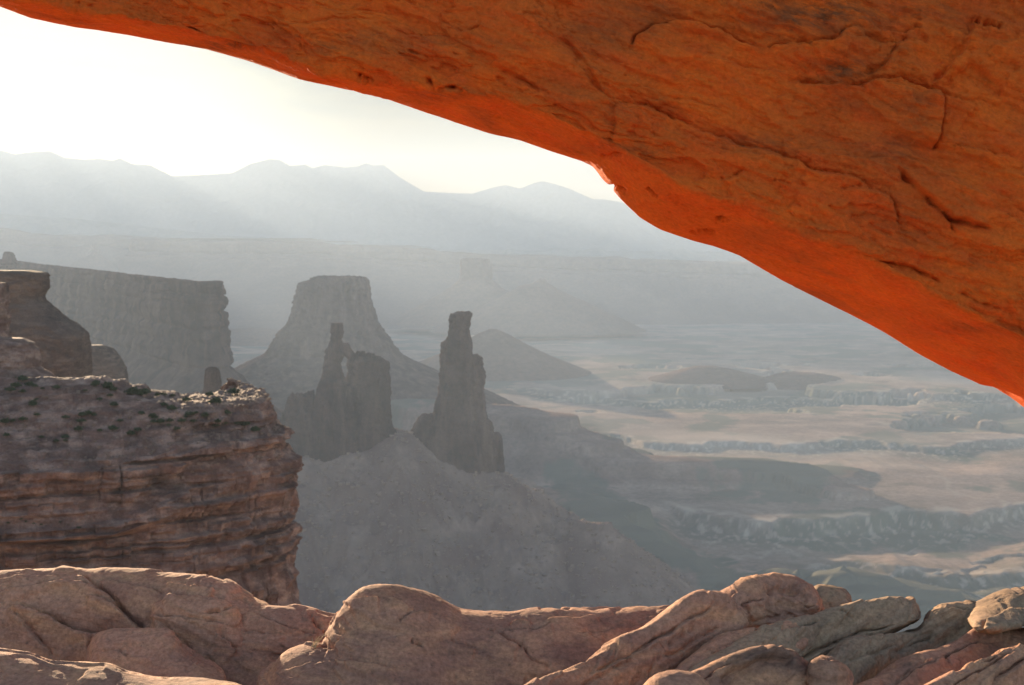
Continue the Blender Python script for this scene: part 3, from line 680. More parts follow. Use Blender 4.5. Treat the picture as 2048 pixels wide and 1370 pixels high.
def stone_unit(sd):
    r = np.random.RandomState(sd)
    V = np.array([(x, y, z) for x in (-1, 1) for y in (-1, 1) for z in (-1, 1)], float) * (0.6 + 0.5 * r.rand(8, 3))
    F = np.array([(0, 1, 3, 2), (4, 6, 7, 5), (0, 4, 5, 1), (2, 3, 7, 6), (0, 2, 6, 4), (1, 5, 7, 3)])
    return V, F
def scatter(points, sizes, sd):
    Vs, Fs, off = [], [], 0
    r = np.random.RandomState(sd)
    U = [stone_unit(sd + i) for i in range(8)]
    for p, s in zip(points, sizes):
        V, F = U[r.randint(8)]; a = r.rand() * 6.28; c_, s_ = math.cos(a), math.sin(a)
        W = V * s * np.array([1, 0.8, 0.6]); W = np.stack([W[:, 0] * c_ - W[:, 1] * s_, W[:, 0] * s_ + W[:, 1] * c_, W[:, 2]], -1) + p
        Vs.append(W); Fs.append(F + off); off += 8
    return np.concatenate(Vs), np.concatenate(Fs)
fl = np.argwhere((steep_c < 0.5) & (Vc[..., 2] > -52) & (np.arange(ncl)[:, None] < 640) & (np.arange(ncl)[:, None] > 120))
sel = fl[rs.randint(len(fl), size=2600)]
V, F = scatter(Vc[sel[:, 0], sel[:, 1]] + rs.normal(size=(len(sel), 3)) * 0.15, 0.12 + 0.5 * rs.rand(len(sel)) ** 3.5, 7)
tag(mesh_obj('rubble', V, F, M_STONE, smooth=False), 'broken pale stones strewn over the near cliff bench', 'rubble', kind='stuff')
# boulders on the debris skirt of the towers
tx = rs.uniform(-420, 330, 11000); ty = rs.uniform(1850, 2420, 11000)
hh, _, _, _ = ground_height(tx, ty)
ok = hh > floor_base(ty) + 18
V, F = scatter(np.stack([tx, ty, hh + 0.3], -1)[ok], (0.8 + 4.2 * rs.rand(ok.sum()) ** 6), 9)
tag(mesh_obj('debris', V, F, M_DEBRIS, smooth=False), 'fallen boulders strewn down the debris skirt of the towers', 'debris', kind='stuff')

# trees on the big mesa's edge, too small and many to count
edge = Vm[:, 2:5].reshape(-1, 3); edge = edge[(edge[:, 0] > -1600)]
sel = edge[rs.randint(len(edge), size=900)]
Vs, Ts, off = [], [], 0
for p in sel:
    V, T = protos[rs.randint(4)]; V = V[:180]; T = T[:60]; s = rs.uniform(1.2, 3.2)
    Vs.append(V * np.array([s * 1.2, s * 1.2, s]) * np.array([1.3, 1.3, 1.3]) + p + np.array([rs.normal() * 6, rs.normal() * 6, 0.2])); Ts.append(T + off); off += len(V)
tag(mesh_obj('shrubbery', np.concatenate(Vs), np.zeros((0, 4), int), M_SHRUB, tris=np.concatenate(Ts), smooth=False), 'thin line of scrub along the edge of the big mesa', 'shrubbery', kind='stuff')

# ------------------------------------------------------------------ creases and cracks drawn on rock faces
def crease(px, lines, wob=5.0, sd=0):
    """Displacement (metres) from lines of (points, groove depth, groove width px, step height, step reach px); the step lifts the side below the line."""
    D = np.zeros(px.shape[:-1])
    Q = np.stack([px[..., 0] / 42, px[..., 1] / 42, 0 * px[..., 0]], -1)
    w = np.stack([fbm(Q, 3, 301 + sd), fbm(Q + 31.7, 3, 302 + sd)], -1)
    p = px + wob * w
    for pts, gd, gw, sh, sr in lines:
        a = np.asarray(pts, float); reach = max(4 * gw, 3.2 * sr) + 10
        m = (p[..., 0] > a[:, 0].min() - reach) & (p[..., 0] < a[:, 0].max() + reach) & (p[..., 1] > a[:, 1].min() - reach) & (p[..., 1] < a[:, 1].max() + reach)
        if not m.any(): continue
        q = p[m]; best = np.full(len(q), 1e9); side = np.zeros(len(q)); along = np.zeros(len(q))
        L = np.r_[0, np.cumsum(np.linalg.norm(np.diff(a, axis=0), axis=1))]
        for i in range(len(a) - 1):
            d = a[i + 1] - a[i]; t = np.clip(((q - a[i]) @ d) / (d @ d), 0, 1)
            r_ = q - a[i] - t[:, None] * d; dd = np.hypot(r_[:, 0], r_[:, 1])
            k_ = dd < best; best = np.where(k_, dd, best)
            side = np.where(k_, np.sign(d[0] * r_[:, 1] - d[1] * r_[:, 0]), side); along = np.where(k_, (L[i] + t * (L[i + 1] - L[i])) / L[-1], along)
        fade = sstep(0, 0.12, along) * (1 - sstep(0.88, 1, along))
        var = 0.65 + 0.5 * np.sin(along * 17 + sd) * np.sin(along * 7.3)
        g = -gd * np.exp(-(best / gw) ** 2) * (0.25 + 0.75 * fade) * var
        st = sh * np.where(side > 0, np.exp(-best / sr) * (1 - np.exp(-(best / (gw * 0.8)) ** 2)), -0.5 * np.exp(-best / (sr * 0.4))) * fade
        D[m] += g + st
    return D

def flakes(V, sc, th, aniso, ang, sd):
    """Thin spalled sheets: plateaus of a stretched noise with sharp edges."""
    c_, s_ = math.cos(ang), math.sin(ang)
    u = V[..., 0] * c_ + V[..., 2] * s_; w = -V[..., 0] * s_ + V[..., 2] * c_
    Q = np.stack([u * sc, V[..., 1] * sc, w * sc * aniso], -1)
    n1 = fbm(Q, 5, sd)
    return th * (sstep(0, 0.05, n1) + sstep(0.25, 0.29, n1) + sstep(-0.3, -0.25, n1) - 1.5) * 0.5

# ------------------------------------------------------------------ the arch
S_PTS = [(-2300, 1500), (-2000, 1300), (-1800, 1000), (-1560, 500), (-1250, 120), (-800, -45), (-400, -50), (-150, -18), (0, 15), (60, 38), (150, 57), (240, 70), (330, 86), (410, 99), (500, 124), (600, 160), (700, 182), (740, 188), (830, 220),
         (910, 248), (980, 270), (1040, 283), (1110, 308), (1165, 325), (1185, 335), (1205, 362), (1240, 402), (1280, 440), (1320, 464), (1370, 481), (1430, 497), (1480, 515), (1560, 565), (1640, 606), (1700, 635),
         (1770, 672), (1830, 710), (1900, 748), (1960, 775), (1990, 780), (2020, 800), (2048, 822), (2120, 890), (2230, 1010), (2330, 1180), (2420, 1400), (2900, 1500)]
F_PTS = [(-2300, 1480), (-2000, 1270), (-1800, 960), (-1560, 460), (-1250, 80), (-800, -80), (-400, -90), (-150, -45), (0, -14), (100, 8), (250, 38), (340, 57), (430, 78), (520, 103), (580, 124), (640, 146), (740, 162), (860, 176), (1000, 205), (1100, 240),
         (1220, 292), (1300, 338), (1400, 386), (1480, 415), (1560, 447), (1700, 505), (1800, 556), (1900, 608), (2048, 690), (2150, 770), (2260, 900), (2360, 1100), (2450, 1380), (2900, 1480)]
T_PTS = [(-2300, 900), (-2000, 500), (-1560, -120), (-1250, -280), (-800, -330), (0, -300), (1000, -310), (2048, -360), (2450, -240), (2900, 500)]

ARCH_CR = [
    ([(1261, 87), (1276, 61), (1312, 38), (1358, 33), (1404, 41), (1450, 54), (1476, 74), (1527, 87)], 0.055, 3.0, 0.035, 45),
    ([(1527, 87), (1553, 79), (1589, 76), (1629, 79), (1676, 77), (1691, 61), (1716, 51)], 0.035, 2.6, 0.02, 30),
    ([(1706, 77), (1752, 77), (1798, 82)], 0.025, 2.4, 0.015, 25),
    ([(1750, 48), (1775, 56), (1819, 56), (1850, 44)], 0.02, 2.4, 0.012, 20),
    ([(1819, 59), (1798, 90), (1773, 118), (1737, 143)], 0.04, 3.0, -0.02, 30),
    ([(1578, 154), (1640, 154), (1691, 164), (1727, 166), (1742, 154), (1809, 151), (1844, 169), (1890, 177), (1931, 197)], 0.04, 3.0, 0.03, 40),
    ([(1890, 177), (1893, 205), (1888, 240), (1880, 276), (1865, 302)], 0.03, 2.6, 0.03, 60),
    ([(1798, 333), (1814, 353), (1844, 384), (1870, 409), (1906, 435), (1947, 445), (1993, 453)], 0.085, 3.6, -0.03, 50),
    ([(1906, 435), (1911, 460)], 0.04, 3.0, 0.0, 10),
    ([(1225, 205), (1287, 207), (1348, 230), (1409, 261), (1461, 276), (1537, 297), (1594, 317), (1629, 338), (1676, 343), (1716, 358), (1783, 394), (1798, 435), (1803, 481)], 0.022, 3.0, 0.028, 50),
    ([(1232, 205), (1231, 256), (1220, 287)], 0.02, 2.8, -0.02, 30),
    ([(1123, 61), (1148, 92), (1179, 133), (1210, 189)], 0.01, 4.0, -0.025, 45),
    ([(1955, 34), (1975, 42), (2003, 54)], 0.10, 5.0, 0.0, 10),
    ([(1967, 15), (1952, 41), (1926, 102), (1900, 138), (1865, 169)], 0.015, 3.0, -0.035, 40),
    ([(1890, 177), (1905, 150), (1940, 128), (1965, 150), (2000, 165), (2012, 195)], 0.03, 4.0, -0.02, 40),
    ([(1900, 290), (1940, 285), (1990, 300), (2040, 312)], 0.02, 2.6, 0.015, 25),
    ([(1545, 360), (1565, 362), (1582, 370)], 0.025, 2.6, 0.015, 15), ([(1440, 362), (1470, 350), (1490, 340)], 0.02, 2.6, 0.01, 15),
    ([(1680, 378), (1710, 374), (1735, 372)], 0.02, 2.6, 0.012, 15),
    ([(1400, 95), (1440, 110), (1500, 125), (1560, 130)], 0.012, 2.4, 0.012, 25), ([(1270, 165), (1330, 185), (1380, 196), (1450, 215)], 0.01, 2.4, 0.012, 25),
    ([(328, 56), (376, 60), (446, 81), (521, 103), (580, 124), (644, 141)], 0.05, 3.5, 0.0, 15),
    ([(446, 83), (480, 92), (521, 103)], 0.05, 4.0, 0, 10), ([(715, 153), (746, 156)], 0.05, 4.0, 0, 10),
    ([(852, 158), (866, 171), (881, 172), (900, 173), (934, 182)], 0.05, 4.0, 0.0, 10),
    ([(1195, 315), (1220, 318), (1240, 322)], 0.03, 3, 0, 10), ([(1218, 375), (1235, 378), (1250, 384)], 0.04, 3.2, 0, 10), ([(1290, 380), (1305, 388), (1315, 395)], 0.03, 3, 0, 10),
    ([(1430, 440), (1455, 442)], 0.045, 4, 0, 10), ([(1380, 462), (1410, 460), (1430, 466)], 0.03, 3.4, 0, 10),
    ([(1760, 525), (1810, 538), (1850, 548), (1890, 566)], 0.045, 3.5, 0.01, 20), ([(1920, 590), (1960, 604), (2010, 620)], 0.03, 3, 0.01, 20),
    ([(490, 45), (560, 52), (640, 46), (760, 40)], 0.010, 2.6, 0.010, 25), ([(620, 8), (680, 22), (740, 16), (800, 30)], 0.012, 2.4, 0.012, 22), ([(880, 40), (920, 62), (955, 55), (965, 40)], 0.012, 2.4, 0.012, 22),
    ([(780, 60), (850, 72), (900, 70)], 0.010, 2.4, 0.01, 20), ([(1000, 140), (1050, 165), (1100, 180)], 0.010, 2.6, 0.012, 25),
]

def make_arch():
    px = np.r_[np.linspace(-2300, -160, 70)[:-1], np.linspace(-160, 2210, 960), np.linspace(2210, 2900, 40)[1:]]
    sS = gsmooth(interp_px(S_PTS, px), 1.2); sF = gsmooth(interp_px(F_PTS, px), 5); sT = gsmooth(interp_px(T_PTS, px), 5)
    nf, nu_, nb, nt = 290, 84, 40, 8
    yf = np.interp(px, [-2300, -400, 300, 1200, 2048, 2900], [9.6, 9.0, 8.7, 8.5, 8.2, 8.4])
    yb = yf + gsmooth(np.interp(px, [-2300, -600, 200, 900, 1080, 1240, 1380, 1600, 2048, 2900], [2.6, 1.7, 1.3, 1.2, 0.95, 0.58, 0.70, 1.3, 2.0, 2.8]), 12)
    secs = []
    k = (1 - np.linspace(0, 1, nf) ** 1.0); k = 1 - k
    PY = sT[:, None] + (sF - sT)[:, None] * k; YY = yf[:, None] + 0.55 * (1 - k) ** 2 - 0.06 * np.sin(math.pi * k)
    secs.append(P(px[:, None] + 0 * PY, PY, YY))
    k = np.linspace(0, 1, nu_ + 1)[1:]
    PY = sF[:, None] + (sS - sF)[:, None] * k ** 0.9; YY = yf[:, None] + (yb - yf)[:, None] * k
    secs.append(P(px[:, None] + 0 * PY, PY, YY))
    k = np.linspace(0, 1, nb + 1)[1:]
    PY = sS[:, None] + (sT - sS)[:, None] * k; YY = yb[:, None] + 0.35 * np.sin(math.pi * k * 0.85)
    secs.append(P(px[:, None] + 0 * PY, PY, YY))
    k = np.linspace(0, 1, nt + 2)[1:-1]
    secs.append(secs[2][:, -1:] * (1 - k)[None, :, None] + secs[0][:, :1] * k[None, :, None])
    V = np.concatenate(secs, 1)
    V = gsmooth(V, 2.2, 1, wrap=True)
    N = normals(V, wrap_v=True)
    cen = V.mean(1, keepdims=True)
    if (N * (V - cen)).sum() < 0: N = -N
    pj = proj(V)
    front = np.zeros(V.shape[:2]); front[:, :nf + nu_] = 1
    under = np.zeros(V.shape[:2]); under[:, nf:nf + nu_] = 1; under = gsmooth(under, 4, 1, wrap=True)
    edge = np.ones(V.shape[:2]); edge[:, nf + nu_ - 18:nf + nu_ + 14] = 0.12; edge = gsmooth(edge, 4, 1, wrap=True)
    a = R(-22)
    u = V[..., 0] * math.cos(a) + V[..., 2] * math.sin(a); w = -V[..., 0] * math.sin(a) + V[..., 2] * math.cos(a)
    D = 0.075 * fbm(V / 1.1, 3, 401) + 0.022 * fbm(V / 0.28, 4, 404) + 0.006 * fbm(V / 0.06, 3, 408)
    D += flakes(V, 0.9, 0.055, 2.6, a, 411) * (1 - under) + flakes(V, 2.6, 0.020, 3.0, a, 417) + flakes(V, 1.6, 0.006, 5, a, 419) * under
    pit = fbm(np.stack([u * 2.2, V[..., 1] * 4, w * 14], -1), 4, 423)
    D -= 0.014 * sstep(0.42, 0.62, pit) * (0.35 + 0.65 * under)
    D = D * (1 - 0.45 * under)
    D = D * edge
    D += crease(pj, [(q, g * 1.5, w_ * 1.1, h_ * 1.5, r_) for q, g, w_, h_, r_ in ARCH_CR], 6.0) * front
    V2 = V + N * D[..., None]
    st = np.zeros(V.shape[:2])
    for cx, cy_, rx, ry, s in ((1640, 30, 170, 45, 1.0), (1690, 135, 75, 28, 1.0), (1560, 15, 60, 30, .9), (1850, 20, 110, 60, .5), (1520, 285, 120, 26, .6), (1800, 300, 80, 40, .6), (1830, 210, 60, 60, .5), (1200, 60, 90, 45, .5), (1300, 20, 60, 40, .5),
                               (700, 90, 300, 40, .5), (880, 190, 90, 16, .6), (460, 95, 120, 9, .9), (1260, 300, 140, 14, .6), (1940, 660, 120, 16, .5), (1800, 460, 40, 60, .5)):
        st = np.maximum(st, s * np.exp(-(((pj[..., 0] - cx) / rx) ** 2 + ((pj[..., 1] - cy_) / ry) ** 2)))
    nn, nv = V.shape[:2]
    F = grid_faces(nn, nv, wrap_v=True)
    Vf = V2.reshape(-1, 3)
    mid = V2[nn // 2].mean(0)
    fa = Vf[F[nn // 2 * nv:nn // 2 * nv + nv]]
    if np.einsum('ij,ij->i', np.cross(fa[:, 1] - fa[:, 0], fa[:, 2] - fa[:, 0]), fa.mean(1) - mid).sum() < 0: F = F[:, ::-1]
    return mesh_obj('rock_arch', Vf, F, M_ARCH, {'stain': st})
arch = make_arch()
tag(arch, 'glowing orange sandstone arch sweeping across the top of the view', 'rock arch')

# ------------------------------------------------------------------ the ledge rocks in front
def rock(label, T, B, y, front, back, lean=0.5, nu=160, nv=140, ex=0.8, lines=(), sd=0, amp=1.0, mat=None, sg=3, taper=0.10, ang=-10, top_flat=0.0, group=None, cat='rock', name='rock'):
    """A solid rock: T and B are its upper and lower outline in the photograph, y its distance along them, front/back its bulge in metres."""
    t = np.linspace(0, 1, nu)
    tc_ = curve(T, nu, sg); bc_ = curve(B, nu, sg)
    yy = np.interp(t, np.linspace(0, 1, len(y)), y) if np.ndim(y) else np.full(nu, float(y))
    e = np.sqrt(np.clip(1 - np.clip(1 - t / taper, 0, 1) ** 2, 0, 1)) * np.sqrt(np.clip(1 - np.clip(1 - (1 - t) / taper, 0, 1) ** 2, 0, 1))
    e = np.maximum(e, 0.02)
    ph = np.linspace(0, 2 * math.pi, nv, endpoint=False)
    # more samples on the camera side
    ph = ph - 0.35 * np.sin(2 * ph) * 0
    c = np.cos(ph); s = np.sin(ph)
    exa = np.where(s < 0, 1.0, ex); back = back * 0.42; c = np.sign(c) * np.abs(c) ** exa; s = np.sign(s) * np.abs(s) ** exa
    mid = (tc_ + bc_) / 2; half = (tc_ - bc_) / 2 * (0.35 + 0.65 * e)[:, None]
    mid = mid
    pxy = mid[:, None, :] + half[:, None, :] * c[None, :, None]
    dep = np.where(s > 0, -s * front, -s * back)[None, :] * e[:, None]
    Y = yy[:, None] - lean * (1 - c)[None, :] / 2 + dep
    V = P(pxy[..., 0], pxy[..., 1], Y)
    N = normals(V, wrap_v=True)
    if (N * (V - V.mean(1, keepdims=True))).sum() < 0: N = -N
    pj = proj(V)
    fr = sstep(-0.35, 0.05, s)[None, :] * np.ones((nu, 1))
    a = R(ang)
    ur = V[..., 0] * math.cos(a) + V[..., 2] * math.sin(a); wr = -V[..., 0] * math.sin(a) + V[..., 2] * math.cos(a)
    St = np.stack([ur, V[..., 1], wr * 5], -1)
    D = 0.028 * fbm(V / 0.75 + sd, 2, 501 + sd) + 0.007 * fbm(St / 0.40, 4, 511 + sd) + 0.0012 * fbm(V / 0.05, 3, 515 + sd)
    D += flakes(V + sd, 0.9, 0.024, 4.0, a, 521 + sd) + flakes(V + sd, 2.2, 0.004, 7.0, a, 527 + sd)
    D = D * amp * np.minimum(1, e * 1.5)[:, None]
    if lines: D += 1.25 * crease(pj, [(q, g * 1.3, w_ * 0.85, h_, r_) for q, g, w_, h_, r_ in lines], 5.0, sd) * fr
    V = V + N * D[..., None]
    F = grid_faces(nu, nv, wrap_v=True); Vf = V.reshape(-1, 3)
    m0 = (nu // 2) * nv; fa = Vf[F[m0:m0 + nv]]
    if np.einsum('ij,ij->i', np.cross(fa[:, 1] - fa[:, 0], fa[:, 2] - fa[:, 0]), fa.mean(1) - V[nu // 2].mean(0)).sum() < 0: F = F[:, ::-1]
    # close both ends
    Vf = np.concatenate([Vf, V[0].mean(0)[None], V[-1].mean(0)[None]])
    i = np.arange(nv); n0 = nu * nv
    tr = np.concatenate([np.stack([(i + 1) % nv, i, np.full(nv, n0)], -1), np.stack([(nu - 1) * nv + i, (nu - 1) * nv + (i + 1) % nv, np.full(nv, n0 + 1)], -1)])
    o = mesh_obj(name, Vf, F, mat or M_ROCK, tris=tr)
    tag(o, label, cat, group)
    return o

rock('broad wine brown rock ledge along the bottom left with bright sunlit crest',
     [(-420, 1190), (-250, 1160), (-120, 1150), (0, 1144), (60, 1140), (130, 1139), (180, 1144), (210, 1138), (260, 1137), (320, 1138), (380, 1136), (410, 1143), (432, 1158), (460, 1168), (490, 1184), (520, 1198), (560, 1216), (620, 1245), (680, 1290)],
     [(-420, 1480), (-250, 1480), (0, 1470), (200, 1470), (400, 1460), (560, 1450), (700, 1430)], [7.4, 7.4, 7.4, 7.3, 7.1], 0.28, 0.55, 0.42, 520, 260, 0.82, [
         ([(0, 1183), (45, 1178), (95, 1168), (140, 1166), (190, 1176), (225, 1198)], 0.012, 4, 0.03, 30),
         ([(150, 1147), (180, 1160), (200, 1175), (230, 1205), (262, 1235), (290, 1262)], 0.03, 4, 0.02, 30),
         ([(180, 1192), (215, 1205), (245, 1215), (270, 1240), (295, 1265)], 0.02, 3.5, 0.025, 28),
         ([(195, 1160), (235, 1162), (290, 1178), (330, 1190)], 0.012, 3, 0.025, 25),
         ([(0, 1216), (40, 1216), (70, 1222), (110, 1235), (150, 1256), (195, 1266), (250, 1270), (330, 1270)], 0.02, 4, 0.05, 35),
         ([(20, 1225), (50, 1245), (85, 1285), (110, 1315)], 0.02, 4, 0.02, 25), ([(187, 1268), (183, 1290), (186, 1318)], 0.035, 4, 0.0, 20),
         ([(440, 1205), (470, 1225), (490, 1255), (520, 1290)], 0.012, 3.5, -0.02, 30), ([(330, 1165), (380, 1172), (430, 1190)], 0.012, 3, 0.02, 22)],
     sd=1, ang=8)
rock('long low brown rock with thin bright rim in the dip right of the ledge crest',
     [(395, 1215), (430, 1204), (470, 1197), (520, 1196), (560, 1197), (600, 1200), (628, 1206), (648, 1214), (668, 1219), (700, 1222), (730, 1240)],
     [(420, 1340), (520, 1350), (640, 1330), (720, 1320), (740, 1300)], [7.1, 7.1, 7.1, 7.15], 0.18, 0.45, 0.25, 260, 180, 0.85, [
         ([(480, 1210), (520, 1222), (560, 1240), (610, 1260), (650, 1268)], 0.012, 3.5, 0.02, 25), ([(620, 1220), (640, 1240), (655, 1262)], 0.03, 5, 0.0, 20), ([(450, 1240), (520, 1262), (570, 1266)], 0.012, 3.5, 0.02, 25)], sd=2, ang=-12, taper=0.06)
rock('smooth paler hump of rock bulging from the middle of the left ledge',
     [(285, 1275), (296, 1235), (310, 1205), (340, 1189), (390, 1187), (430, 1194), (462, 1215), (485, 1250), (510, 1290), (550, 1325), (600, 1365)],
     [(275, 1300), (300, 1330), (340, 1360), (400, 1390), (480, 1420), (560, 1440)], [7.0, 6.95, 6.9, 6.7], 0.07, 0.5, 0.25, 260, 180, 0.85, [
         ([(300, 1228), (340, 1232), (400, 1240), (450, 1248)], 0.012, 3.2, 0.02, 25), ([(405, 1232), (440, 1222), (462, 1215)], 0.03, 3, 0.0, 20), ([(320, 1245), (350, 1270), (385, 1300)], 0.014, 3.5, 0.02, 25),
         ([(430, 1265), (460, 1285), (478, 1302)], 0.012, 3.2, 0.018, 22)], sd=3, ang=-20, taper=0.14)
rock('low shelf of rock under the left ledge with a knobby seam above it',
     [(175, 1330), (185, 1292), (200, 1272), (230, 1268), (290, 1270), (335, 1271), (370, 1300), (410, 1330), (450, 1350)],
     [(180, 1350), (220, 1380), (300, 1400), (400, 1400), (460, 1390)], [6.75, 6.7, 6.6, 6.5], 0.14, 0.4, 0.3, 200, 130, 0.8, [
         ([(200, 1310), (240, 1308), (255, 1315)], 0.012, 3, 0.015, 20)], sd=4, ang=5, taper=0.12)
rock('pale flat slab in the bottom left corner sweeping along the frame edge',
     [(-260, 1270), (-120, 1282), (0, 1300), (60, 1310), (100, 1326), (160, 1328), (220, 1328), (250, 1342), (300, 1354), (400, 1352), (470, 1366), (540, 1395)],
     [(-260, 1480), (0, 1490), (300, 1490), (560, 1470)], [5.9, 5.9, 5.8, 5.7], 0.12, 0.6, 0.6, 320, 180, 0.75, [([(230, 1330), (280, 1345), (340, 1352)], 0.03, 4, 0.0, 18)], sd=5, ang=0, amp=0.8)
dome_rock = rock('large domed rock in the middle running right into a thin sunlit ridge',
     [(500, 1440), (515, 1350), (540, 1310), (575, 1288), (608, 1279), (640, 1284), (655, 1266), (668, 1245), (682, 1222), (703, 1203), (730, 1183), (760, 1175), (800, 1174), (850, 1186), (890, 1205), (920, 1219), (960, 1220), (1020, 1222), (1060, 1218), (1100, 1215),
      (1150, 1216), (1180, 1218), (1220, 1212), (1260, 1207), (1300, 1206), (1340, 1199), (1390, 1194), (1450, 1188), (1520, 1190), (1600, 1210)],
     [(500, 1480), (560, 1490), (700, 1490), (900, 1480), (1100, 1470), (1300, 1450), (1620, 1420)], [6.3, 6.5, 6.75, 6.8, 6.9, 7.0], 0.22, 0.7, 0.5, 620, 280, 0.82, [
         ([(638, 1284), (652, 1298), (668, 1290), (680, 1276)], 0.03, 4, 0.01, 20),
         ([(770, 1198), (800, 1208), (845, 1232), (880, 1240), (922, 1256)], 0.02, 3, 0.022, 35), ([(795, 1250), (820, 1232), (850, 1225)], 0.012, 3, 0.01, 20),
         ([(980, 1262), (1000, 1270), (1015, 1288), (1045, 1300)], 0.055, 3.4, 0.02, 25), ([(1000, 1262), (1040, 1266), (1075, 1262), (1110, 1252)], 0.022, 3, 0.015, 25), ([(1045, 1300), (1065, 1325), (1100, 1340)], 0.018, 3, 0.01, 18),
         ([(1018, 1248), (1045, 1243), (1068, 1252)], 0.012, 3, 0.03, 12), ([(820, 1286), (845, 1295)], 0.03, 4, 0.0, 10), ([(900, 1285), (950, 1300)], 0.012, 3, 0.01, 20),
         ([(700, 1222), (720, 1210), (760, 1205)], 0.01, 3, 0.03, 18), ([(1090, 1242), (1150, 1236), (1200, 1228)], 0.012, 3, 0.015, 18), ([(1160, 1270), (1220, 1262), (1290, 1240)], 0.012, 3, 0.015, 22),
         ([(560, 1330), (640, 1320), (740, 1330), (800, 1345)], 0.006, 3, 0.012, 25)], sd=6, ang=-10, taper=0.05)
rock('round bare boulder crowning the pile of slabs at right with ochre hollow in its face',
     [(1370, 1235), (1395, 1203), (1440, 1176), (1480, 1155), (1510, 1142), (1545, 1136), (1590, 1145), (1620, 1160), (1640, 1182), (1652, 1210)],
     [(1380, 1275), (1440, 1295), (1520, 1290), (1590, 1275), (1650, 1240)], [6.45, 6.5, 6.6, 6.6], 0.20, 0.5, 0.12, 260, 180, 0.95, [
         ([(1530, 1185), (1560, 1170), (1600, 1172), (1625, 1190)], 0.03, 12, -0.03, 25), ([(1480, 1215), (1500, 1200), (1530, 1200)], 0.02, 3, 0.03, 20), ([(1600, 1200), (1615, 1215), (1640, 1205)], 0.02, 3, 0.02, 18),
         ([(1500, 1240), (1545, 1236), (1590, 1232)], 0.014, 3, 0.015, 20)], sd=7, ang=-20, taper=0.10)
rock('small knobbly rock tucked behind the right shoulder of the round boulder',
     [(1618, 1195), (1635, 1174), (1665, 1177), (1688, 1183), (1700, 1194)], [(1620, 1225), (1660, 1235), (1705, 1225)], 6.75, 0.08, 0.2, 0.12, 90, 70, 0.85, sd=8, taper=0.2, mat=M_ROCKR)
rock('long leaning slab whose upper edge burns gold, rising from the bottom to the round boulder',
     [(1010, 1400), (1050, 1374), (1100, 1346), (1165, 1318), (1215, 1290), (1290, 1262), (1330, 1235), (1365, 1212), (1395, 1196), (1430, 1194), (1460, 1206), (1490, 1232)],
     [(1080, 1470), (1170, 1440), (1260, 1400), (1330, 1350), (1400, 1305), (1450, 1275), (1492, 1246)], [5.5, 5.7, 5.9, 6.1, 6.2, 6.25], 0.07, 0.8, 0.08, 340, 160, 0.5, [
         ([(1260, 1310), (1330, 1270), (1390, 1232), (1420, 1215)], 0.022, 3, 0.02, 25), ([(1180, 1345), (1250, 1318), (1300, 1290)], 0.012, 3, 0.015, 20), ([(1100, 1385), (1180, 1362), (1270, 1318), (1330, 1292), (1400, 1248)], 0.02, 2.4, 0.02, 22), ([(1410, 1197), (1445, 1202), (1470, 1218)], 0.012, 3, 0.02, 14), ([(1285, 1370), (1290, 1345), (1300, 1320)], 0.014, 3, 0.0, 15),
         ([(1300, 1330), (1380, 1285), (1440, 1255)], 0.012, 3, 0.012, 20)], sd=9, ang=30, taper=0.05)
rock('narrow grey tier of rock wedged between golden edged slab and round headed slab',
     [(1290, 1375), (1340, 1340), (1400, 1302), (1450, 1274), (1500, 1260), (1560, 1246), (1610, 1240)], [(1330, 1420), (1420, 1370), (1520, 1330), (1620, 1290)], [5.7, 5.9, 6.0, 6.1], 0.06, 0.35, 0.12, 200, 110, 0.55, [
         ([(1420, 1310), (1480, 1280), (1540, 1262)], 0.012, 3, 0.02, 20)], sd=10, ang=30, taper=0.08)
rock('big olive tinged slab with rounded head overhanging the notch on the skyline',
     [(1330, 1400), (1380, 1350), (1430, 1312), (1500, 1268), (1560, 1246), (1620, 1226), (1655, 1206), (1690, 1196), (1725, 1184), (1775, 1178), (1812, 1180), (1834, 1190), (1841, 1212)],
     [(1380, 1440), (1460, 1400), (1560, 1360), (1640, 1335), (1720, 1300), (1790, 1272), (1828, 1256), (1842, 1248)], [5.6, 5.8, 6.0, 6.2, 6.3, 6.3], 0.1, 0.5, 0.12, 340, 180, 0.6, [
         ([(1590, 1320), (1640, 1300), (1690, 1275), (1740, 1260), (1790, 1250)], 0.022, 3, 0.03, 25), ([(1680, 1210), (1700, 1225), (1715, 1232)], 0.012, 2.6, 0.0, 15), ([(1560, 1262), (1600, 1256), (1640, 1240)], 0.01, 3, 0.015, 25)], sd=11, ang=25, taper=0.06, mat=M_ROCKR)
rock('long diagonal slab right of the notch topped by a flat cap block in the sun',
     [(1570, 1380), (1610, 1330), (1660, 1300), (1720, 1275), (1780, 1262), (1835, 1254), (1848, 1240), (1858, 1218), (1880, 1208), (1910, 1206), (1945, 1208), (1960, 1222)],
     [(1610, 1450), (1690, 1415), (1750, 1392), (1815, 1358), (1885, 1322), (1940, 1285), (1972, 1250)], [5.6, 5.8, 6.0, 6.15, 6.2, 6.2], 0.07, 0.45, 0.1, 320, 140, 0.55, [
         ([(1862, 1222), (1890, 1214), (1920, 1217), (1952, 1224)], 0.012, 3, 0.02, 15), ([(1870, 1212), (1905, 1210), (1940, 1213)], 0.008, 2.4, 0.01, 8), ([(1640, 1345), (1720, 1318), (1800, 1285)], 0.014, 2.4, 0.018, 22), ([(1700, 1345), (1780, 1312), (1860, 1272), (1925, 1240)], 0.014, 2.4, 0.015, 20)], sd=12, ang=28, taper=0.05, mat=M_ROCKR)
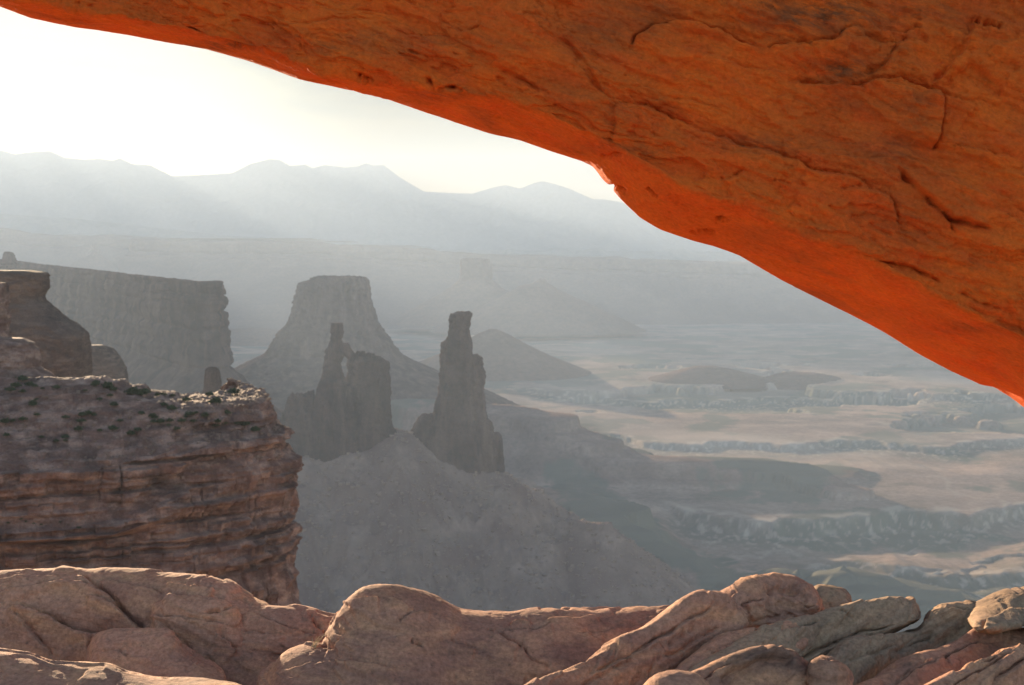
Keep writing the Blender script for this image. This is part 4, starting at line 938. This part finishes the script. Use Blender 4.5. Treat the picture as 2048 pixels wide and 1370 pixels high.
rock('tilted sunlit slab rising out of the frame at the far right',
     [(1925, 1240), (1950, 1212), (2000, 1184), (2048, 1163), (2140, 1128), (2260, 1100), (2400, 1120)], [(1958, 1262), (1990, 1256), (2048, 1250), (2140, 1260), (2400, 1300)], [6.2, 6.4, 6.7, 6.9], 0.06, 0.6, 0.55, 260, 140, 0.55, [
         ([(1960, 1255), (2000, 1232), (2048, 1218), (2100, 1205)], 0.014, 3, 0.015, 18), ([(1990, 1205), (2040, 1190), (2090, 1180)], 0.006, 2.6, 0.008, 14)], sd=13, ang=25, amp=0.8, taper=0.06, mat=M_ROCKR)
rock('smooth diagonal slab just under the tilted sunlit slab',
     [(1640, 1420), (1700, 1380), (1760, 1350), (1850, 1312), (1910, 1282), (1945, 1258), (1975, 1250), (2010, 1252), (2060, 1256), (2150, 1265), (2300, 1290)],
     [(1700, 1450), (1800, 1420), (1900, 1380), (1960, 1350), (2060, 1310), (2160, 1300), (2320, 1330)], [5.3, 5.6, 5.9, 6.1, 6.2], 0.07, 0.5, 0.15, 320, 140, 0.55, [
         ([(1800, 1355), (1880, 1318), (1950, 1285), (1990, 1275)], 0.022, 2.4, 0.022, 22), ([(1740, 1390), (1830, 1350), (1900, 1318)], 0.014, 2.4, 0.012, 20), ([(1880, 1320), (1895, 1330)], 0.02, 4, 0, 8)], sd=14, ang=26, taper=0.05)
rock('cracked slab in the bottom right corner below the smooth diagonal slab',
     [(1760, 1440), (1830, 1388), (1900, 1345), (1955, 1312), (1995, 1292), (2048, 1287), (2150, 1290), (2300, 1320)], [(1800, 1490), (2000, 1480), (2150, 1470), (2320, 1440)], [5.0, 5.3, 5.6, 5.8], 0.07, 0.5, 0.2, 260, 150, 0.55, [
         ([(1985, 1370), (2010, 1345), (2048, 1318), (2100, 1290)], 0.04, 2.4, 0.02, 25), ([(1880, 1385), (1950, 1345), (2030, 1300)], 0.02, 2.4, 0.015, 20), ([(1965, 1320), (2000, 1305), (2020, 1300)], 0.012, 3, 0.012, 15)], sd=15, ang=26, taper=0.06)
rock('pale rounded slab in the pile at the bottom edge, lit softly from above',
     [(1290, 1440), (1340, 1380), (1390, 1350), (1440, 1322), (1500, 1296), (1555, 1289), (1595, 1298), (1615, 1320), (1622, 1350), (1625, 1400)], [(1310, 1500), (1400, 1510), (1550, 1510), (1630, 1460)], [5.0, 5.2, 5.4, 5.4], 0.11, 0.5, 0.2, 240, 160, 0.7, [
         ([(1430, 1365), (1470, 1335), (1520, 1312), (1560, 1306), (1600, 1310)], 0.012, 4, -0.03, 30), ([(1400, 1370), (1430, 1345), (1470, 1325)], 0.014, 3, 0.012, 20)], sd=16, ang=25, taper=0.10)
rock('small egg shaped stone at the bottom edge between pale slab and round headed slab',
     [(1598, 1430), (1610, 1360), (1628, 1328), (1650, 1317), (1668, 1321), (1688, 1334), (1702, 1356), (1712, 1400)], [(1600, 1480), (1660, 1500), (1715, 1460)], [5.3, 5.35, 5.4], 0.12, 0.3, 0.2, 120, 110, 0.9, [([(1640, 1325), (1655, 1332), (1668, 1326)], 0.02, 2.6, 0.0, 8)], sd=17, taper=0.2)
rock('low rounded rock at the bottom edge in front of the golden edged slab',
     [(1260, 1420), (1290, 1375), (1320, 1357), (1350, 1350), (1385, 1358), (1410, 1378), (1430, 1410)], [(1270, 1480), (1350, 1500), (1440, 1470)], [4.9, 4.95, 5.0], 0.12, 0.3, 0.2, 120, 110, 0.9, sd=18, taper=0.2)
rock('pebble sized stone lodged in the notch between the ledge and the domed rock',
     [(655, 1252), (662, 1238), (675, 1234), (686, 1242), (690, 1256)], [(657, 1264), (674, 1270), (690, 1264)], [6.78, 6.78], 0.03, 0.06, 0.02, 50, 50, 0.95, sd=19, amp=0.3, taper=0.25, name='stone', cat='stone')

def grass():
    Vs, F = [], []
    me = dome_rock.data; co = np.zeros(len(me.vertices) * 3, np.float32); me.vertices.foreach_get('co', co); co = co.reshape(-1, 3)
    pr = proj(co); near = np.hypot(pr[:, 0] - 628, pr[:, 1] - 1290) < 6; base = co[near][np.argmin(co[near][:, 1])].astype(float); by = base[1]
    r = np.random.RandomState(3)
    for i, (dx, dy) in enumerate([(34, -30), (22, -22), (30, -20), (12, -16), (6, -18), (38, -24), (18, -10), (-4, -14)]):
        b = base + r.normal(size=3) * 0.006
        tip = P(628 + dx, 1288 + dy, by + r.uniform(-0.04, 0.04))
        n = 6; k0 = len(Vs)
        for j in range(n + 1):
            f = j / n; p = b * (1 - f) + tip * f + np.array([0, 0, 0.012 * math.sin(math.pi * f)])
            w = 0.0022 * (1 - 0.8 * f)
            for a in range(3): Vs.append(p + w * np.array([math.cos(a * 2.094), math.sin(a * 2.094), 0]))
        for j in range(n):
            for a in range(3):
                q = k0 + j * 3; F.append((q + a, q + (a + 1) % 3, q + 3 + (a + 1) % 3, q + 3 + a))
    tag(mesh_obj('grass_tuft', np.array(Vs), np.array(F), M_GRASS), 'tuft of dry grass blades in the cleft left of the domed rock', 'grass tuft')
grass()
